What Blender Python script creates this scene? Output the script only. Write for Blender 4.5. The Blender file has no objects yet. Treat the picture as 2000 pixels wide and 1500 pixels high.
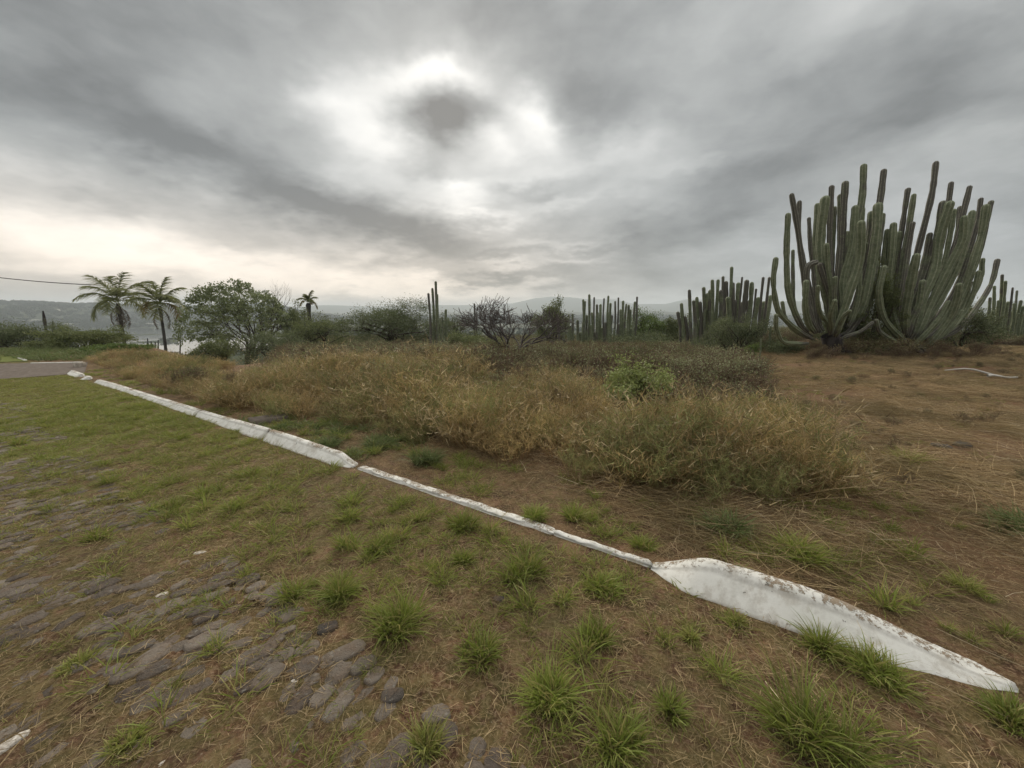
import bpy, math, random
import numpy as np
from mathutils import Vector

R = math.radians
random.seed(7)
rng = np.random.default_rng(7)
scene = bpy.context.scene
COL = scene.collection

# ------------------------------------------------------------------ camera
EYE = 1.6
PITCH = R(10.4)
FPX = 760.0                      # focal length in pixels of the 2000 px wide photograph
cam_data = bpy.data.cameras.new('camera')
cam_data.sensor_width = 36
cam_data.lens = FPX / 2000 * 36
cam_data.clip_start = 0.05
cam_data.clip_end = 20000
cam = bpy.data.objects.new('camera', cam_data)
COL.objects.link(cam)
cam.location = (0, 0, EYE)
cam.rotation_euler = (math.pi / 2 - PITCH, 0, 0)
scene.camera = cam

SUN_EL, SUN_AZ = R(27), R(-8.7)      # azimuth from +Y towards +X
sun_data = bpy.data.lights.new('sun', 'SUN')
sun_data.energy = 1.5
sun_data.angle = R(20)
sun_data.color = (1.0, 0.90, 0.74)
sun = bpy.data.objects.new('sun', sun_data)
COL.objects.link(sun)
sd = Vector((math.sin(SUN_AZ) * math.cos(SUN_EL), math.cos(SUN_AZ) * math.cos(SUN_EL), math.sin(SUN_EL)))
sun.rotation_euler = sd.to_track_quat('Z', 'Y').to_euler()

scene.view_settings.view_transform = 'Standard'
scene.view_settings.look = 'None'
scene.view_settings.exposure = 0.6
scene.view_settings.gamma = 1.0
scene.view_settings.use_curve_mapping = False
cy = scene.cycles
cy.max_bounces = 6
cy.diffuse_bounces = 3
cy.glossy_bounces = 2
cy.transmission_bounces = 4
cy.transparent_max_bounces = 8
cy.volume_bounces = 1
cy.use_denoising = True
cy.use_adaptive_sampling = True
cy.adaptive_threshold = 0.01
scene.render.filter_size = 1.3


def ray(u, v):
    """pixel of the 2000x1500 photograph -> (right, forward, up) direction"""
    dv = v - 750.0
    return np.array([u - 1000.0, FPX * math.cos(PITCH) - dv * math.sin(PITCH),
                     -(FPX * math.sin(PITCH) + dv * math.cos(PITCH))])


def on_ground(u, v, z=0.0):
    r = ray(u, v)
    k = (z - EYE) / r[2]
    return r[0] * k, r[1] * k


def at_depth(u, v, D):
    r = ray(u, v)
    k = D / r[1]
    return np.array([r[0] * k, D, EYE + r[2] * k])


def azel(u, v):
    r = ray(u, v)
    return math.atan2(r[0], r[1]), math.atan2(r[2], math.hypot(r[0], r[1]))


# ------------------------------------------------------------------ world
world = bpy.data.worlds.new('World')
scene.world = world
world.use_nodes = True
NT = world.node_tree
NT.nodes.clear()


def wn(kind, **kw):
    n = NT.nodes.new(kind)
    for k, v in kw.items():
        setattr(n, k, v)
    return n


def wmath(op, a, b=None, c=None):
    n = wn('ShaderNodeMath', operation=op)
    for i, x in enumerate((a, b, c)):
        if x is None:
            continue
        if isinstance(x, (int, float)):
            n.inputs[i].default_value = x
        else:
            NT.links.new(x, n.inputs[i])
    return n.outputs[0]


def wvec(op, a, b=None):
    n = wn('ShaderNodeVectorMath', operation=op)
    for i, x in enumerate((a, b)):
        if x is None:
            continue
        if isinstance(x, (tuple, list)):
            n.inputs[i].default_value = x
        else:
            NT.links.new(x, n.inputs[i])
    return n


SKY_BLOBS = [
    # u, v, half width, half height, slope in degrees (down to the right), strength
    (880, 300, 300, 190, 0, 0.155),
    (680, 206, 110, 36, 6, 0.19),
    (730, 262, 66, 40, 30, 0.22),
    (800, 142, 95, 34, -14, 0.36),
    (900, 135, 80, 26, 20, 0.24),
    (1045, 240, 56, 36, 40, 0.34),
    (950, 262, 46, 26, 30, 0.22),
    (960, 300, 70, 30, 0, 0.12),
    (856, 232, 84, 64, 0, -0.37),
    (900, 30, 420, 60, 0, -0.05),
    (300, 40, 300, 60, 10, -0.04),
    (1750, 230, 260, 50, -28, -0.01),
    (560, 250, 90, 40, 30, -0.05),
    (1180, 200, 90, 60, 20, -0.06),
    (780, 300, 60, 30, 20, 0.16),
    (830, 330, 40, 26, 0, -0.16),
    (905, 385, 60, 26, -6, 0.30),
    (940, 420, 40, 12, 5, 0.22),
    (1020, 345, 130, 16, -12, 0.10),
    (1000, 370, 120, 14, 6, -0.08),
    (1090, 395, 110, 12, -14, 0.12),
    (720, 340, 120, 40, 10, 0.06),
    (1070, 470, 120, 10, -4, 0.12),
    (1005, 516, 60, 11, 0, 0.24),
    (1120, 500, 90, 10, 0, 0.14),
    (1210, 290, 90, 22, -18, 0.09),
    (1300, 320, 110, 20, -10, 0.09),
    (1610, 55, 140, 50, -35, 0.10),
    (420, 110, 330, 110, 22, -0.07),
    (200, 150, 170, 60, 30, -0.06),
    (240, 280, 320, 46, 20, -0.10),
    (600, 385, 300, 46, 20, -0.16),
    (860, 470, 220, 30, 10, -0.10),
    (1100, 130, 220, 70, 30, -0.06),
    (1500, 330, 400, 60, -26, -0.07),
    (1330, 460, 260, 40, -16, -0.08),
    (1900, 130, 260, 80, -30, -0.05),
    (1300, 545, 260, 26, 0, -0.05),
    (60, 455, 360, 80, 12, 0.23),
    (360, 512, 360, 60, 10, 0.28),
    (700, 550, 280, 36, 6, 0.26),
    (950, 572, 200, 14, 3, 0.14),
    (1620, 470, 160, 60, -20, 0.05),
    (1850, 330, 160, 60, -30, 0.04),
    (0, 330, 160, 30, 16, 0.08),
    (950, 542, 110, 9, 3, -0.14),
]


def build_sky():
    L = NT.links
    tc = wn('ShaderNodeTexCoord')
    d = wvec('NORMALIZE', tc.outputs['Generated']).outputs[0]
    sp = wn('ShaderNodeSeparateXYZ')
    L.new(d, sp.inputs[0])
    az = wmath('ARCTAN2', sp.outputs[0], sp.outputs[1])
    el = wmath('ARCSINE', sp.outputs[2])
    # cloud sheet coordinates: the direction met with a flat layer overhead
    up = wmath('ADD', wmath('MAXIMUM', sp.outputs[2], 0.0), 0.24)
    cb = wn('ShaderNodeCombineXYZ')
    L.new(wmath('DIVIDE', sp.outputs[0], up), cb.inputs[0])
    L.new(wmath('DIVIDE', sp.outputs[1], up), cb.inputs[1])

    def noise(scale, detail, rough, off, stretch=(1, 1, 1)):
        m = wn('ShaderNodeMapping')
        m.inputs['Location'].default_value = off
        m.inputs['Scale'].default_value = stretch
        L.new(cb.outputs[0], m.inputs[0])
        n = wn('ShaderNodeTexNoise')
        n.inputs['Scale'].default_value = scale
        n.inputs['Detail'].default_value = detail
        n.inputs['Roughness'].default_value = rough
        L.new(m.outputs[0], n.inputs[0])
        return n
    w = noise(2.2, 5, 0.55, (3.1, 1.7, 0))
    wsub = wvec('SUBTRACT', w.outputs['Color'], (0.5, 0.5, 0.5)).outputs[0]
    wsc = wvec('MULTIPLY', wsub, (0.18, 0.14, 0.0)).outputs[0]
    w2 = noise(11.0, 3, 0.5, (1.1, 8.7, 0))
    w2s = wvec('MULTIPLY', wvec('SUBTRACT', w2.outputs['Color'], (0.5, 0.5, 0.5)).outputs[0], (0.05, 0.04, 0.0)).outputs[0]
    ae = wn('ShaderNodeCombineXYZ')
    L.new(az, ae.inputs[0])
    L.new(el, ae.inputs[1])
    p = wvec('ADD', wvec('ADD', ae.outputs[0], wsc).outputs[0], w2s).outputs[0]
    total = None
    for (u, v, ru, rv, slope, amp) in SKY_BLOBS:
        c = azel(u, v)
        s = R(slope)
        a = azel(u + 0.4 * ru * math.cos(s), v + 0.4 * ru * math.sin(s))
        b = azel(u + 0.4 * rv * math.sin(s), v - 0.4 * rv * math.cos(s))
        M = np.array([[a[0] - c[0], b[0] - c[0]], [a[1] - c[1], b[1] - c[1]]]) / 0.4
        I = np.linalg.inv(M)
        q = wvec('SUBTRACT', p, (c[0], c[1], 0)).outputs[0]
        x = wvec('DOT_PRODUCT', q, (I[0, 0], I[0, 1], 0)).outputs['Value']
        y = wvec('DOT_PRODUCT', q, (I[1, 0], I[1, 1], 0)).outputs['Value']
        r2 = wmath('MULTIPLY_ADD', x, x, wmath('MULTIPLY', y, y))
        g = wmath('POWER', 0.45, r2)
        total = wmath('MULTIPLY', g, amp) if total is None else wmath('MULTIPLY_ADD', g, amp, total)
    n1 = noise(1.5, 6, 0.6, (0.3, 5.2, 0), (1.0, 0.9, 1))
    n2 = noise(4.5, 5, 0.55, (7.3, 2.2, 0), (0.8, 0.6, 1))
    tex = wmath('MULTIPLY', wmath('SUBTRACT', n1.outputs['Fac'], 0.5), 0.24)
    tex = wmath('MULTIPLY_ADD', wmath('SUBTRACT', n2.outputs['Fac'], 0.5), 0.15, tex)
    m3 = wn('ShaderNodeMapping')
    m3.inputs['Scale'].default_value = (1.0, 2.1, 1.0)
    L.new(p, m3.inputs[0])
    n3 = wn('ShaderNodeTexNoise')
    n3.inputs['Scale'].default_value = 4.2
    n3.inputs['Detail'].default_value = 6
    n3.inputs['Roughness'].default_value = 0.52
    L.new(m3.outputs[0], n3.inputs[0])
    tex = wmath('MULTIPLY_ADD', wmath('SUBTRACT', n3.outputs['Fac'], 0.5), 0.28, tex)
    # an overcast sky grows lighter towards the zenith
    zen = wn('ShaderNodeMapRange', interpolation_type='SMOOTHSTEP')
    zen.inputs['From Min'].default_value = 0.66
    zen.inputs['From Max'].default_value = 1.2
    zen.inputs['To Min'].default_value = 0.0
    zen.inputs['To Max'].default_value = 1.0
    L.new(el, zen.inputs['Value'])
    lum = wmath('ADD', wmath('ADD', wmath('ADD', total, tex), 0.265), zen.outputs[0])
    lum = wmath('MAXIMUM', lum, 0.12)
    # tint: cool grey when dark, neutral to warm when bright; warmer low in the west
    ramp = wn('ShaderNodeValToRGB')
    cr = ramp.color_ramp
    cr.elements[0].position = 0.2
    cr.elements[0].color = (0.97, 1.0, 0.985, 1)
    cr.elements[1].position = 0.75
    cr.elements[1].color = (1.02, 1.0, 0.955, 1)
    L.new(lum, ramp.inputs[0])
    low = wn('ShaderNodeMapRange', interpolation_type='SMOOTHSTEP')
    low.inputs['From Min'].default_value = 0.30
    low.inputs['From Max'].default_value = 0.02
    L.new(el, low.inputs['Value'])
    west = wn('ShaderNodeMapRange', interpolation_type='SMOOTHSTEP')
    west.inputs['From Min'].default_value = 0.55
    west.inputs['From Max'].default_value = -0.25
    L.new(az, west.inputs['Value'])
    mixw = wn('ShaderNodeMix', data_type='RGBA')
    L.new(wmath('MULTIPLY', low.outputs[0], west.outputs[0]), mixw.inputs[0])
    L.new(ramp.outputs[0], mixw.inputs[6])
    mixw.inputs[7].default_value = (1.15, 0.985, 0.82, 1)
    east = wn('ShaderNodeMapRange', interpolation_type='SMOOTHSTEP')
    east.inputs['From Min'].default_value = 0.25
    east.inputs['From Max'].default_value = 0.9
    L.new(az, east.inputs['Value'])
    mixe = wn('ShaderNodeMix', data_type='RGBA')
    L.new(wmath('MULTIPLY', low.outputs[0], east.outputs[0]), mixe.inputs[0])
    L.new(mixw.outputs[2], mixe.inputs[6])
    mixe.inputs[7].default_value = (0.96, 1.0, 1.02, 1)
    cloud = wvec('SCALE', mixe.outputs[2])
    L.new(wmath('MULTIPLY', lum, 10.0), cloud.inputs['Scale'])
    sky = wn('ShaderNodeTexSky', sky_type='NISHITA')
    sky.sun_disc = False
    sky.sun_elevation = SUN_EL
    sky.sun_rotation = SUN_AZ
    cover = wn('ShaderNodeMix', data_type='RGBA')
    cover.inputs[0].default_value = 0.97
    L.new(sky.outputs[0], cover.inputs[6])
    L.new(cloud.outputs[0], cover.inputs[7])
    bg = wn('ShaderNodeBackground')
    bg.inputs['Strength'].default_value = 0.1
    L.new(cover.outputs[2], bg.inputs['Color'])
    out = wn('ShaderNodeOutputWorld')
    L.new(bg.outputs[0], out.inputs[0])


build_sky()
world.cycles.sampling_method = 'MANUAL'
world.cycles.sample_map_resolution = 512

# ------------------------------------------------------------------ helpers: meshes


def mesh_np(name, V, F, mats=(), C=None, smooth=False):
    """V (n,3); F list of (m,3) / (m,4) int arrays; C (n,4) point colour 'c'"""
    me = bpy.data.meshes.new(name)
    V = np.asarray(V, dtype=np.float32)
    Fs = [np.asarray(f, dtype=np.int32) for f in (F if isinstance(F, list) else [F]) if len(f)]
    me.vertices.add(len(V))
    me.vertices.foreach_set('co', V.ravel())
    nl = sum(f.size for f in Fs)
    nf = sum(len(f) for f in Fs)
    me.loops.add(nl)
    me.loops.foreach_set('vertex_index', np.concatenate([f.ravel() for f in Fs]))
    me.polygons.add(nf)
    tot = np.concatenate([np.full(len(f), f.shape[1], dtype=np.int32) for f in Fs])
    st = np.concatenate([[0], np.cumsum(tot)[:-1]]).astype(np.int32)
    me.polygons.foreach_set('loop_start', st)
    if smooth:
        me.polygons.foreach_set('use_smooth', np.ones(nf, dtype=bool))
    if C is not None:
        at = me.attributes.new('c', 'FLOAT_COLOR', 'POINT')
        at.data.foreach_set('color', np.asarray(C, dtype=np.float32).ravel())
    me.update(calc_edges=True)
    me.validate()
    for m in mats:
        me.materials.append(m)
    return me


class MB:
    """collects pieces of ONE mesh"""
    def __init__(s):
        s.V, s.C, s.T, s.Q, s.n = [], [], [], [], 0

    def add(s, V, T=None, Q=None, C=None):
        V = np.asarray(V, dtype=float)
        s.V.append(V)
        s.C.append(np.tile([0.5, 0.5, 0.5, 1], (len(V), 1)) if C is None else C)
        if T is not None and len(T):
            s.T.append(np.asarray(T) + s.n)
        if Q is not None and len(Q):
            s.Q.append(np.asarray(Q) + s.n)
        s.n += len(V)

    def mesh(s, name, mat, smooth=False):
        F = []
        if s.T:
            F.append(np.concatenate(s.T))
        if s.Q:
            F.append(np.concatenate(s.Q))
        return mesh_np(name, np.concatenate(s.V), F, [mat] if mat else [], np.concatenate(s.C), smooth)


def obj(name, me, parent=None, loc=(0, 0, 0), rz=0.0, label=None, cat=None, group=None, kind=None, link=True):
    o = bpy.data.objects.new(name, me)
    if link:
        COL.objects.link(o)
    o.location = loc
    o.rotation_euler = (0, 0, rz)
    o.parent = parent
    if label: o['label'] = label
    if cat: o['category'] = cat
    if group: o['group'] = group
    if kind: o['kind'] = kind
    return o


def tube(mb, P, Rr, sides=6, col=None, cap=True):
    P = np.asarray(P, dtype=float)
    n = len(P)
    Rr = np.broadcast_to(np.asarray(Rr, dtype=float), (n,))
    T = np.gradient(P, axis=0)
    T /= np.linalg.norm(T, axis=1, keepdims=True) + 1e-9
    ref = np.array([0.31, 0.17, 0.93]) if abs(T[0] @ np.array([0.31, 0.17, 0.93])) < 0.9 else np.array([1.0, 0, 0])
    V = []
    u = np.cross(T[0], ref); u /= np.linalg.norm(u)
    for i in range(n):
        u = u - (u @ T[i]) * T[i]; u /= np.linalg.norm(u) + 1e-9
        w = np.cross(T[i], u)
        a = np.arange(sides) * 2 * math.pi / sides
        V.append(P[i] + Rr[i] * (np.cos(a)[:, None] * u + np.sin(a)[:, None] * w))
    V = np.concatenate(V)
    i = np.arange(n - 1)[:, None] * sides
    k = np.arange(sides)[None, :]
    k2 = (k + 1) % sides
    Q = np.stack([i + k, i + k2, i + sides + k2, i + sides + k], axis=-1).reshape(-1, 4)
    C = np.tile([random.random(), 0.5, 0.5, 1], (len(V), 1)) if col is None else np.tile(col, (len(V), 1))
    mb.add(V, Q=Q, C=C)


def leaves(mb, centres, size, aspect=1.8, up=0.0, sj=0.4, rnd=None):
    """diamond leaves, two triangles each, at given centres"""
    n = len(centres)
    c = np.asarray(centres)
    d = rng.normal(size=(n, 3)); d[:, 2] += up
    d /= np.linalg.norm(d, axis=1, keepdims=True)
    e = np.cross(d, rng.normal(size=(n, 3)))
    e /= np.linalg.norm(e, axis=1, keepdims=True)
    s = size * (1 + sj * (rng.random((n, 1)) - 0.5) * 2)
    fold = np.cross(d, e) * s * 0.18
    V = np.stack([c - d * s * 0.5, c + e * s * 0.5 / aspect + fold, c + d * s * 0.5, c - e * s * 0.5 / aspect + fold], axis=1).reshape(-1, 3)
    b = np.arange(n)[:, None] * 4
    T = np.concatenate([b + [0, 1, 2], b + [0, 2, 3]])
    r = rng.random(n) if rnd is None else rnd
    C = np.repeat(np.stack([r, rng.random(n), np.full(n, 0.5), np.ones(n)], axis=1), 4, axis=0)
    mb.add(V, T=T, C=C)


def blades(mb, base, dirs, length, width, bend, seg=3, rnd=None, droop=0.0):
    """tapering curved blades; base (n,3), dirs (n,3) start direction, bend (n,3) added along the way"""
    n = len(base)
    length = np.broadcast_to(length, (n,))[:, None]
    width = np.broadcast_to(width, (n,))[:, None]
    side = np.cross(dirs, rng.normal(size=(n, 3)))
    side /= np.linalg.norm(side, axis=1, keepdims=True) + 1e-9
    rows, cc = [], []
    r = rng.random(n) if rnd is None else rnd
    r2 = rng.random(n)
    for k in range(seg + 1):
        t = k / seg
        p = base + dirs * length * t + bend * length * t * t
        p = p - np.array([0, 0, 1.0]) * droop * length * t ** 3
        if k < seg:
            w = width * 0.5 * (1 - 0.75 * t)
            rows.append(p - side * w); rows.append(p + side * w)
            cc += [np.stack([r, np.full(n, t), r2, np.ones(n)], axis=1)] * 2
        else:
            rows.append(p)
            cc.append(np.stack([r, np.full(n, 1.0), r2, np.ones(n)], axis=1))
    m = len(rows)
    V = np.stack(rows, axis=1).reshape(-1, 3)
    C = np.stack(cc, axis=1).reshape(-1, 4)
    b = np.arange(n)[:, None] * m
    Q = [b + [2 * k, 2 * k + 1, 2 * k + 3, 2 * k + 2] for k in range(seg - 1)]
    T = b + [2 * seg - 2, 2 * seg - 1, 2 * seg]
    mb.add(V, T=T, Q=np.concatenate(Q) if Q else None, C=C)


# smooth pseudo noise made of sines
_ph = rng.random((40, 3)) * 6.28


def fbm(x, y, scale=1.0, octaves=4, seed=0):
    s = 0; a = 1.0; f = 1.0 / scale; tot = 0
    for o in range(octaves):
        q = 0
        for j in range(3):
            p = _ph[(o * 3 + j + seed * 5) % 40]
            th = p[0] + j * 2.1
            q = q + np.sin((x * math.cos(th) + y * math.sin(th)) * f * (2.2 + p[2] * 0.3) + p[1] * 3
                           + 1.3 * np.sin((x * math.sin(th) - y * math.cos(th)) * f * 1.7 + p[2]))
        s = s + a * q / 3; tot += a
        a *= 0.5; f *= 2.03
    return s / tot


def sstep(a, b, x):
    t = np.clip((x - a) / (b - a), 0, 1)
    return t * t * (3 - 2 * t)


# ridge line seen in the photograph, as elevation over azimuth
_rid = [(-200, 590), (0, 592), (60, 593), (130, 595), (190, 596), (240, 598), (300, 598), (400, 600), (520, 595), (575, 593), (640, 597),
        (730, 600), (840, 597), (920, 597), (1000, 594), (1045, 584), (1075, 581), (1110, 582), (1150, 586), (1200, 586), (1240, 595),
        (1300, 595), (1340, 586), (1420, 588), (1500, 590), (1700, 590), (2000, 590), (2400, 592)]
_raz = np.array([azel(*p)[0] for p in _rid])
_rel = np.array([azel(*p)[1] for p in _rid])
_KD = np.array([-0.842, 0.539])      # direction of the kerb, running away to the left
_KN = np.array([-0.539, -0.842])     # from the kerb towards the lane (camera side)
_K0 = np.array(on_ground(1280, 1110))


def st_of(x, y):
    dx, dy = x - _K0[0], y - _K0[1]
    return dx * _KD[0] + dy * _KD[1], dx * _KN[0] + dy * _KN[1]


def xy_of(s, t):
    return _K0[0] + s * _KD[0] + t * _KN[0], _K0[1] + s * _KD[1] + t * _KN[1]


def ground_z(x, y):
    x = np.asarray(x, dtype=float); y = np.asarray(y, dtype=float)
    r = np.hypot(x, y)
    az = np.arctan2(x, y)
    s, t = st_of(x, y)
    away = sstep(0.12, 0.6, np.abs(t))
    z = 0.030 * fbm(x, y, 1.3, 4, 1) * sstep(0.3, 3, r) * away + 0.010 * fbm(x, y, 0.25, 2, 2) * away
    z = z + 0.10 * fbm(x, y, 7, 2, 3) * sstep(6, 20, r)
    left = 1 - sstep(R(24), R(38), az)
    fl = 1 - sstep(R(-44), R(-36), az)
    z = z - left * (0.35 * sstep(9, 15, r) + 2.1 * sstep(13, 48, r)) * (1 - fl) - (1 - left) * 1.2 * sstep(26, 55, r)
    z = z - (1 - sstep(R(-36), R(-28), az)) * 2.6 * sstep(16, 56, r) * (1 - fl) - fl * 5.0 * sstep(25, 58, r)
    z = z - 32.0 * sstep(55, 330, r) + 3.0 * fbm(x, y, 130, 3, 4) * sstep(120, 500, r)
    # valley lake basin
    lakeaz = sstep(R(-49.5), R(-46.5), az) * (1 - sstep(R(-31), R(-24), az))
    lake = sstep(R(-49.5), R(-46.5), az) * (1 - sstep(R(-31), R(-24), az)) * sstep(480, 540, r) * (1 - sstep(1440, 1530, r))
    z = z - lake * 6.5
    isl = np.exp(-((r - 1000 - 60 * fbm(az * 6, az * 0, 1.0, 2, 2)) / 42) ** 2) * sstep(-0.25, 0.1, fbm(az * 14, az * 0 + 4, 1.0, 3, 3))
    isl2 = np.exp(-((r - 760 - 40 * fbm(az * 5, az * 0, 1.0, 2, 5)) / 18) ** 2) * sstep(-0.1, 0.2, fbm(az * 18, az * 0 + 1, 1.0, 3, 1))
    z = z + lake * (5.5 * isl + 4.6 * isl2)
    elr = np.interp(az, _raz, _rel)
    near_ridge = 1 - sstep(R(-33), R(-24), az)
    top1 = EYE + 2350 * np.tan(elr) + 40
    top1 = top1 * near_ridge + (1 - near_ridge) * 22 * (0.6 + 0.4 * fbm(az * 30, az * 0, 1.0, 3, 5))
    z = z + (top1 - 0) * sstep(1250 + 250 * lakeaz, 2350, r) * (1 + 0.0 * r)
    mid = (1 - near_ridge) * sstep(R(-30), R(-20), az)
    z = z + mid * 34 * np.exp(-((r - 2900) / 380) ** 2) * (0.7 + 0.5 * fbm(az * 9, az * 0 + 2, 1.0, 3, 6))
    top2 = EYE + 5600 * np.tan(elr) + 40 - top1
    z = z + np.maximum(top2, 0) * sstep(3500, 5500, r) * (1 - near_ridge)
    z = z + fbm(x, y, 260, 4, 7) * 5 * sstep(1500, 1700, r) * (1 - 0.8 * sstep(2000, 2350, r) * near_ridge) * (1 - 0.9 * sstep(4900, 5500, r))
    return z


def gz(x, y):
    return float(ground_z(np.array([x]), np.array([y]))[0])


# ------------------------------------------------------------------ helpers: materials
def mat_new(name):
    m = bpy.data.materials.new(name)
    m.use_nodes = True
    nt = m.node_tree
    nt.nodes.clear()
    return m, nt


class NB:
    def __init__(s, nt):
        s.nt = nt

    def n(s, kind, ins=None, **kw):
        nd = s.nt.nodes.new(kind)
        for k, v in kw.items():
            setattr(nd, k, v)
        for k, v in (ins or {}).items():
            if isinstance(v, bpy.types.NodeSocket):
                s.nt.links.new(v, nd.inputs[k])
            else:
                nd.inputs[k].default_value = v
        return nd

    def math(s, op, *a, clamp=False):
        return s.n('ShaderNodeMath', {i: v for i, v in enumerate(a)}, operation=op, use_clamp=clamp).outputs[0]

    def mix(s, f, a, b, blend='MIX'):
        def c(v): return v if isinstance(v, bpy.types.NodeSocket) else (*v, 1)[:4]
        return s.n('ShaderNodeMix', {0: f, 6: c(a), 7: c(b)}, data_type='RGBA', blend_type=blend).outputs[2]

    def noise(s, scale, detail=4, rough=0.55, vec=None, dim='3D', dist=0.0):
        i = {'Scale': scale, 'Detail': detail, 'Roughness': rough, 'Distortion': dist}
        if vec is not None:
            i['Vector'] = vec
        return s.n('ShaderNodeTexNoise', i).outputs['Fac']

    def range(s, v, a, b, c=0.0, d=1.0, smooth=True):
        return s.n('ShaderNodeMapRange', {'Value': v, 'From Min': a, 'From Max': b, 'To Min': c, 'To Max': d},
                   interpolation_type='SMOOTHSTEP' if smooth else 'LINEAR').outputs[0]

    def ramp(s, v, stops):
        r = s.n('ShaderNodeValToRGB', {0: v})
        cr = r.color_ramp
        while len(cr.elements) < len(stops):
            cr.elements.new(0.5)
        for e, (p, c) in zip(cr.elements, stops):
            e.position = p; e.color = (*c, 1)
        return r.outputs[0]

    def pos(s):
        return s.n('ShaderNodeNewGeometry').outputs['Position']

    def objco(s):
        return s.n('ShaderNodeTexCoord').outputs['Object']

    def attr(s):
        a = s.n('ShaderNodeAttribute', attribute_name='c')
        sp = s.n('ShaderNodeSeparateColor', {0: a.outputs['Color']})
        return sp.outputs[0], sp.outputs[1], sp.outputs[2]

    def bump(s, h, strength=0.5, dist=0.01):
        return s.n('ShaderNodeBump', {'Height': h, 'Strength': strength, 'Distance': dist}).outputs[0]

    def out(s, color, rough=0.8, normal=None, trans=0.0, tcol=None, spec=0.3):
        i = {'Base Color': color if isinstance(color, bpy.types.NodeSocket) else (*color, 1), 'Roughness': rough, 'Specular IOR Level': spec}
        if normal is not None:
            i['Normal'] = normal
        b = s.n('ShaderNodeBsdfPrincipled', i).outputs[0]
        if trans > 0:
            ti = {'Color': tcol if tcol is not None else i['Base Color']}
            t = s.n('ShaderNodeBsdfTranslucent', ti).outputs[0]
            b = s.n('ShaderNodeMixShader', {0: trans, 1: b, 2: t}).outputs[0]
        s.nt.links.new(b, s.n('ShaderNodeOutputMaterial').inputs[0])


def blade_mat(name, base, mid, tip, alt, trans=0.35, rough=0.55, var=0.35, patchy=None):
    """grass: colour along the blade, each blade and each tuft a little different"""
    m, nt = mat_new(name)
    b = NB(nt)
    r, t, r2 = b.attr()
    col = b.ramp(t, [(0.0, base), (0.35, mid), (1.0, tip)])
    col = b.mix(b.math('MULTIPLY', b.math('GREATER_THAN', r, 0.72), 0.75), col, alt)
    oi = b.n('ShaderNodeObjectInfo')
    k = b.math('ADD', b.math('MULTIPLY', r2, var), b.math('MULTIPLY', oi.outputs['Random'], var))
    k = b.math('ADD', k, 1 - var)
    if patchy is not None:
        pn = b.noise(0.9, 4, 0.6, b.pos())
        col = b.mix(b.range(pn, 0.42, 0.62, 0, 0.65), col, patchy)
    v = b.n('ShaderNodeVectorMath', {0: col, 'Scale': k}, operation='SCALE').outputs[0]
    b.out(v, rough, None, trans, v, 0.25)
    return m


def leaf_mat(name, c1, c2, trans=0.3, rough=0.6, c3=None, big=None):
    m, nt = mat_new(name)
    b = NB(nt)
    r, r2, _ = b.attr()
    col = b.mix(r, c1, c2)
    if c3 is not None:
        col = b.mix(b.math('GREATER_THAN', r2, 0.86), col, c3)
    n = b.noise(0.9 if big is None else big, 3, 0.5, b.pos())
    col = b.mix(b.range(n, 0.35, 0.65, 0.0, 0.45), col, tuple(x * 1.35 for x in c2))
    b.out(col, rough, None, trans, col, 0.3)
    return m


def bark_mat(name, c1, c2, scale=8.0, bumps=0.6):
    m, nt = mat_new(name)
    b = NB(nt)
    mp = b.n('ShaderNodeMapping', {'Vector': b.pos(), 'Scale': (1, 1, 0.25)}).outputs[0]
    n = b.noise(scale, 5, 0.6, mp)
    b.out(b.mix(b.range(n, 0.35, 0.65), c1, c2), 0.9, b.bump(n, bumps, 0.02), spec=0.15)
    return m


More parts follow.
